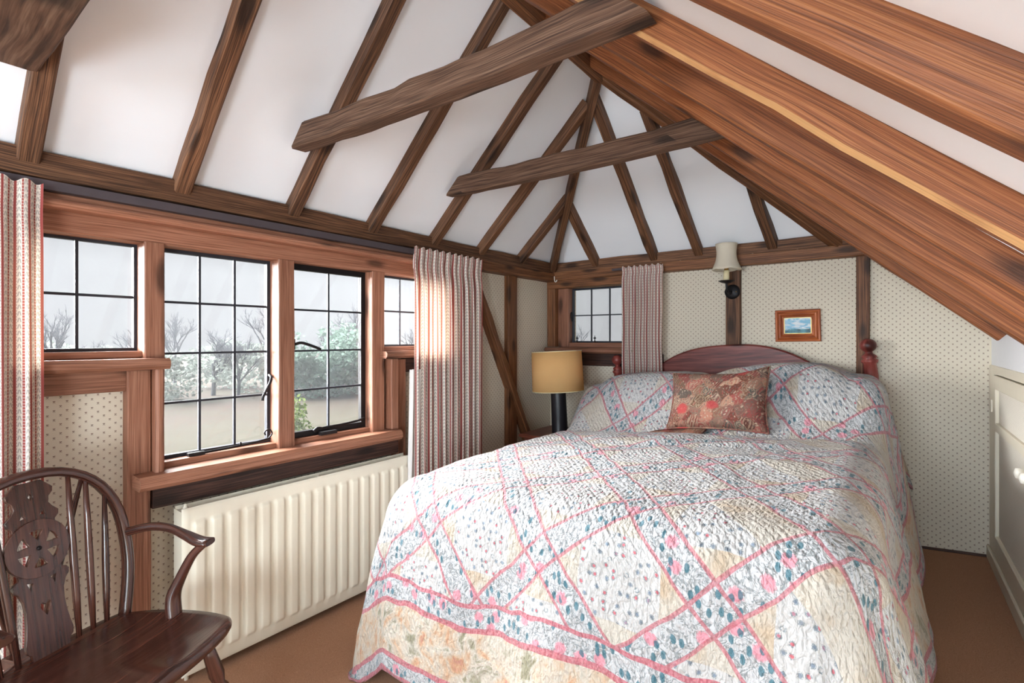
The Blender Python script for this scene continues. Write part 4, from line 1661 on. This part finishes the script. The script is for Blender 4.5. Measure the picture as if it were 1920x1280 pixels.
def splat():
    """pierced splat with the wheel carved proud of it"""
    wz, wr = 0.296, 0.079
    half = [(0.045, 0.0), (0.047, 0.020), (0.056, 0.028), (0.058, 0.045), (0.054, 0.065), (0.049, 0.10), (0.047, 0.135), (0.049, 0.165), (0.057, 0.188), (0.067, 0.200), (0.069, 0.211), (0.063, 0.219), (0.052, 0.224),
            (0.052, 0.250), (0.062, 0.270), (0.064, 0.300), (0.060, 0.330), (0.050, 0.352), (0.052, 0.366), (0.062, 0.376), (0.064, 0.388), (0.050, 0.402), (0.041, 0.416), (0.044, 0.434), (0.055, 0.446), (0.057, 0.458), (0.045, 0.470), (0.030, 0.484)]
    circ = lambda r, n=28, a0=0.0: [(r * math.cos(2 * PI * k / n + a0), wz + r * math.sin(2 * PI * k / n + a0)) for k in range(n)]
    lines = [half + [(-x, y) for x, y in half[::-1]], circ(0.060)[::-1]]
    lines.append([(0.0, 0.105), (0.013, 0.130), (0.014, 0.141), (0.008, 0.147), (0.0, 0.139), (-0.008, 0.147), (-0.014, 0.141), (-0.013, 0.130)])
    for sx in (-1, 1):
        lines.append([(sx * 0.020, 0.207), (sx * 0.038, 0.212), (sx * 0.030, 0.184)])
        lines.append([(sx * 0.014, 0.386), (sx * 0.034, 0.384), (sx * 0.026, 0.402)])
    lines.append([(0.0, 0.430), (0.007, 0.443), (0.0, 0.456), (-0.007, 0.443)])
    o = bpy.data.objects.new('splat', cutout('splat', lines, 0.0040))
    COL.objects.link(o)
    o.parent = ch
    o.location = (0, lean(SZ) - 0.010, SZ - 0.006)
    o.rotation_euler = (PI / 2 + math.atan(0.20), 0, 0)
    wl_ = [circ(wr, 40)]
    for k in range(6):
        a0, a1 = math.radians(k * 60 + 9), math.radians(k * 60 + 51)
        am = (a0 + a1) / 2
        pts = [(0.021 * math.cos(am), wz + 0.021 * math.sin(am))]
        for q in range(6):
            a = lerp(a0, a1, q / 5)
            pts.append((0.053 * math.cos(a), wz + 0.053 * math.sin(a)))
        wl_.append(pts)
    wh = bpy.data.objects.new('wheel', cutout('wheel', wl_, 0.0042))
    COL.objects.link(wh)
    wh.parent = o
    wh.location = (0, 0, -0.0045)
    b = MB()
    b.lathe([(0.006, 0.0), (0.006, 0.003), (0.003, 0.005), (0.0, 0.0055)], 12, Matrix.Translation((0, wz, -0.0095)) @ Matrix.Rotation(PI, 4, 'X'))
    b.build('boss', 'iron', o)
    return o


splat()
for sx in (-1, 1):
    b = MB()
    zA = SZ + 0.240
    pts = bez([(sx * 0.232, lean(zA) - 0.006, zA), (sx * 0.258, 0.02, zA + 0.020), (sx * 0.268, 0.09, zA + 0.018), (sx * 0.270, 0.155, zA + 0.000), (sx * 0.272, 0.205, zA - 0.016), (sx * 0.276, 0.245, zA - 0.018)], 6)
    n = len(pts)
    rd = []
    for i in range(n):
        t = i / (n - 1)
        rd.append((lerp(0.010, 0.027, smst(0.35, 0.92, t)) * (1 if t < 0.97 else 0.8), lerp(0.014, 0.0115, t) * (1 if t < 0.97 else 0.7)))
    b.sweep(pts, rd, 16, (0, 0, 1), power=2.6)
    b.build('arm', 'chair', ch)
    b = MB()
    pts = bez([(sx * 0.236, 0.145, SZ - 0.012), (sx * 0.242, 0.135, SZ + 0.05), (sx * 0.250, 0.150, SZ + 0.10), (sx * 0.262, 0.185, SZ + 0.175), (sx * 0.270, 0.222, SZ + 0.215)], 6)
    n = len(pts)
    b.sweep(pts, [(lerp(0.017, 0.012, i / (n - 1)), lerp(0.024, 0.010, smst(0.1, 0.9, i / (n - 1)))) for i in range(n)], 14, (1, 0, 0), power=2.8)
    b.build('arm_support', 'chair', ch)
leg_bot = {}
for sx in (-1, 1):
    for (y0, y1, nm) in ((0.315, 0.385, 'f'), (0.02, -0.06, 'b')):
        top, bot = Vector((sx * 0.185, y0, SZ - 0.030)), Vector((sx * 0.255, y1, fz(-1.72) * 0 + 0.004))
        ax = (bot - top)
        prof = [(0.014, 0), (0.019, 0.06), (0.022, 0.12), (0.015, 0.150), (0.022, 0.165), (0.016, 0.180), (0.024, 0.22), (0.024, 0.27), (0.016, 0.31), (0.021, 0.325), (0.015, 0.34), (0.013, ax.length)]
        Mx = Matrix.Translation(top) @ ax.to_track_quat('Z', 'Y').to_matrix().to_4x4()
        b = MB()
        b.lathe(prof, 18, Mx)
        b.build('leg', 'chair', ch)
        leg_bot[(sx, nm)] = top.lerp(bot, 0.62)
for sx in (-1, 1):
    b = MB()
    p0, p1 = leg_bot[(sx, 'f')], leg_bot[(sx, 'b')]
    b.sweep([p0.lerp(p1, t) for t in (0, 0.3, 0.5, 0.7, 1)], [0.008, 0.012, 0.016, 0.012, 0.008], 12)
    b.build('stretcher', 'chair', ch)
b = MB()
p0 = (leg_bot[(-1, 'f')] + leg_bot[(-1, 'b')]) / 2
p1 = (leg_bot[(1, 'f')] + leg_bot[(1, 'b')]) / 2
b.sweep([p0.lerp(p1, t) for t in (0, 0.3, 0.5, 0.7, 1)], [0.008, 0.012, 0.016, 0.012, 0.008], 12, (0, 1, 0))
b.build('stretcher', 'chair', ch)

# ================================================================== outside
GZ = -2.9
b = MB()
n = 24
rows = []
for i in range(n + 1):
    rows.append([(lerp(-120, 40, i / n), lerp(-60, 140, j / n), GZ + mnoise.noise(Vector((i * 0.4, j * 0.4, 0))) * 0.25) for j in range(n + 1)])
b.grid(rows, lambda i, j: (i, j))
tag(b.build('ground', 'field'), 'pale winter field outside the windows', kind='structure')


def tree_mesh(seed, height, spread):
    """bare branching tree as thin tapering tubes"""
    rnd = random.Random(seed)
    trunk, twigs = MB(), MB()

    def limb(mb, p, d, ln, r, depth):
        q = p + d * ln
        mid = p.lerp(q, 0.5) + Vector((rnd.uniform(-1, 1), rnd.uniform(-1, 1), 0)) * ln * 0.06
        sgn = 3 if depth < 2 else 4
        mb.sweep([p, mid, q], [r, r * 0.8, r * 0.6], sgn, (0.3, 0.9, 0.1), cap=False)
        if depth == 0:
            return
        kk = rnd.choice((3, 4)) if depth > 1 else 4
        for _ in range(kk):
            t = rnd.uniform(0.35, 1.0)
            s = p.lerp(q, t)
            nd = (d + Vector((rnd.uniform(-1, 1) * spread, rnd.uniform(-1, 1) * spread, rnd.uniform(-0.15, 0.55)))).normalized()
            limb(twigs if depth < 4 else trunk, s, nd, ln * rnd.uniform(0.55, 0.78), r * 0.55, depth - 1)
    limb(trunk, Vector((0, 0, 0)), Vector((0, 0, 1)), height * 0.34, height * 0.026, 5)
    return trunk.mesh('trunk'), twigs.mesh('twigs')


def foliage_mesh(seed, rx, rz, n, size):
    rnd = random.Random(seed)
    b = MB()
    cl = [(rnd.uniform(-1, 1) * rx * 0.6, rnd.uniform(-1, 1) * rx * 0.6, rz * rnd.uniform(0.35, 1.5), rnd.uniform(0.35, 0.6)) for _ in range(9)]
    for _ in range(n):
        c = rnd.choice(cl)
        d = Vector((rnd.gauss(0, 1), rnd.gauss(0, 1), rnd.gauss(0, 1))).normalized() * rnd.uniform(0.55, 1.0) ** 0.5
        p = Vector((c[0] + d.x * rx * c[3], c[1] + d.y * rx * c[3], max(0.05, c[2] + d.z * rz * c[3])))
        a, e = rnd.uniform(0, 2 * PI), rnd.uniform(-1, 1)
        t = Vector((math.cos(a), math.sin(a), e)).normalized() * size * rnd.uniform(0.6, 1.3)
        s = t.cross(Vector((rnd.uniform(-1, 1), rnd.uniform(-1, 1), rnd.uniform(-1, 1)))).normalized() * size * 0.6
        b.face([p - t, p + s, p + t, p - s])
    return b.mesh('foliage')


def place(name, label, cat, group, loc, parts, scale=1.0, rz=0.0):
    root = empty(name, loc, (0, 0, rz))
    root.scale = (scale,) * 3
    tag(root, label, cat, group)
    for nm, me in parts:
        o = bpy.data.objects.new(nm, me)
        COL.objects.link(o)
        o.parent = root
    return root


def mm(me, mat):
    me.materials.clear()
    me.materials.append(M[mat])
    return me


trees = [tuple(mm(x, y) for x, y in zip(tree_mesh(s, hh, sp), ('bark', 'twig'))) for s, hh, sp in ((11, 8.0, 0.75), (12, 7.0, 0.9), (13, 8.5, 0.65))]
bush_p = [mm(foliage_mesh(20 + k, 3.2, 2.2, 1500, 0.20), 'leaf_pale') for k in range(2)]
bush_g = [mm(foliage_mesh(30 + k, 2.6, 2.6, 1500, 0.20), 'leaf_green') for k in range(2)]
young = mm(foliage_mesh(41, 0.8, 1.1, 700, 0.09), 'leaf_bright')

Fv = Vector((-math.sin(YAW), math.cos(YAW)))
Rv = Vector((math.cos(YAW), math.sin(YAW)))


def at(a_deg, dist):
    """plan point at a bearing (degrees left of the room's long axis) and distance"""
    a = math.radians(a_deg)
    return (-math.sin(a) * dist, math.cos(a) * dist, GZ - 0.1)


rt = random.Random(5)
for k in range(15):
    a = 48 + k * 3.0 + rt.uniform(-1, 1)
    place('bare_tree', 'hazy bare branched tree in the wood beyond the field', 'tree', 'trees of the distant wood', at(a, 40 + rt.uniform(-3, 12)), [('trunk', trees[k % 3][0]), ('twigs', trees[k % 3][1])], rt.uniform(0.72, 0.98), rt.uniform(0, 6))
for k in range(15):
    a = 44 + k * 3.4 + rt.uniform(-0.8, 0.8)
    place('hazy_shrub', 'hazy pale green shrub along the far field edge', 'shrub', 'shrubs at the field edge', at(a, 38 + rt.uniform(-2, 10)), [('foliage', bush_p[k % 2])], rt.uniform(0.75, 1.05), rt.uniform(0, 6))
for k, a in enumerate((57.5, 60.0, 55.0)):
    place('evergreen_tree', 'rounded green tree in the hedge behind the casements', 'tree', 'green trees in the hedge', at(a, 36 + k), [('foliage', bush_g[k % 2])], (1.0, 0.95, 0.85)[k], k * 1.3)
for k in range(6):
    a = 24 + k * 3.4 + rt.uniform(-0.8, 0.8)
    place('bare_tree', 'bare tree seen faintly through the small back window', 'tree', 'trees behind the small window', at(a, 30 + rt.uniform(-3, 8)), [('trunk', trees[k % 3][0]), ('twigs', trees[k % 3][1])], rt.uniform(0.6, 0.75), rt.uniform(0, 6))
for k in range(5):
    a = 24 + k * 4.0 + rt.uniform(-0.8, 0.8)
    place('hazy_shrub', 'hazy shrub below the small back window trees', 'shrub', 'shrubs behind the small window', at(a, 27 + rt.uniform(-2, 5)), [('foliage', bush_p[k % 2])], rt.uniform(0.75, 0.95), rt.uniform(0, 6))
place('sapling', 'small fresh green sapling in the field before the right casement', 'sapling', None, at(61.3, 21), [('foliage', young)], 1.0)
b = MB()
cloc = at(79, 18)
for k in range(3):
    place('garden_bush', 'low fresh green garden bush at the near edge of the field', 'bush', 'garden bushes', at(75 + k * 4.5, 15.5 + k * 0.5), [('foliage', young)], 0.75, k * 2.0)

# damp haze hanging over the fields
b = MB()
b.box(-64, -9, -40, 70, GZ + 0.3, 9)
b.box(-9, 40, 12, 60, GZ + 0.3, 9)
hz = Mat('field_haze')
vol = hz.nt.nodes.new('ShaderNodeVolumeScatter')
vol.inputs['Color'].default_value = (0.92, 0.95, 1.0, 1)
vol.inputs['Density'].default_value = 0.0021
hz.nt.links.new(vol.outputs[0], hz.out.inputs['Volume'])
hz.nt.nodes.remove(hz.bsdf)
M['haze'] = hz.mat
tag(b.build('field_haze', 'haze', fix=False), 'pale damp haze over the winter field', 'haze', kind='stuff')
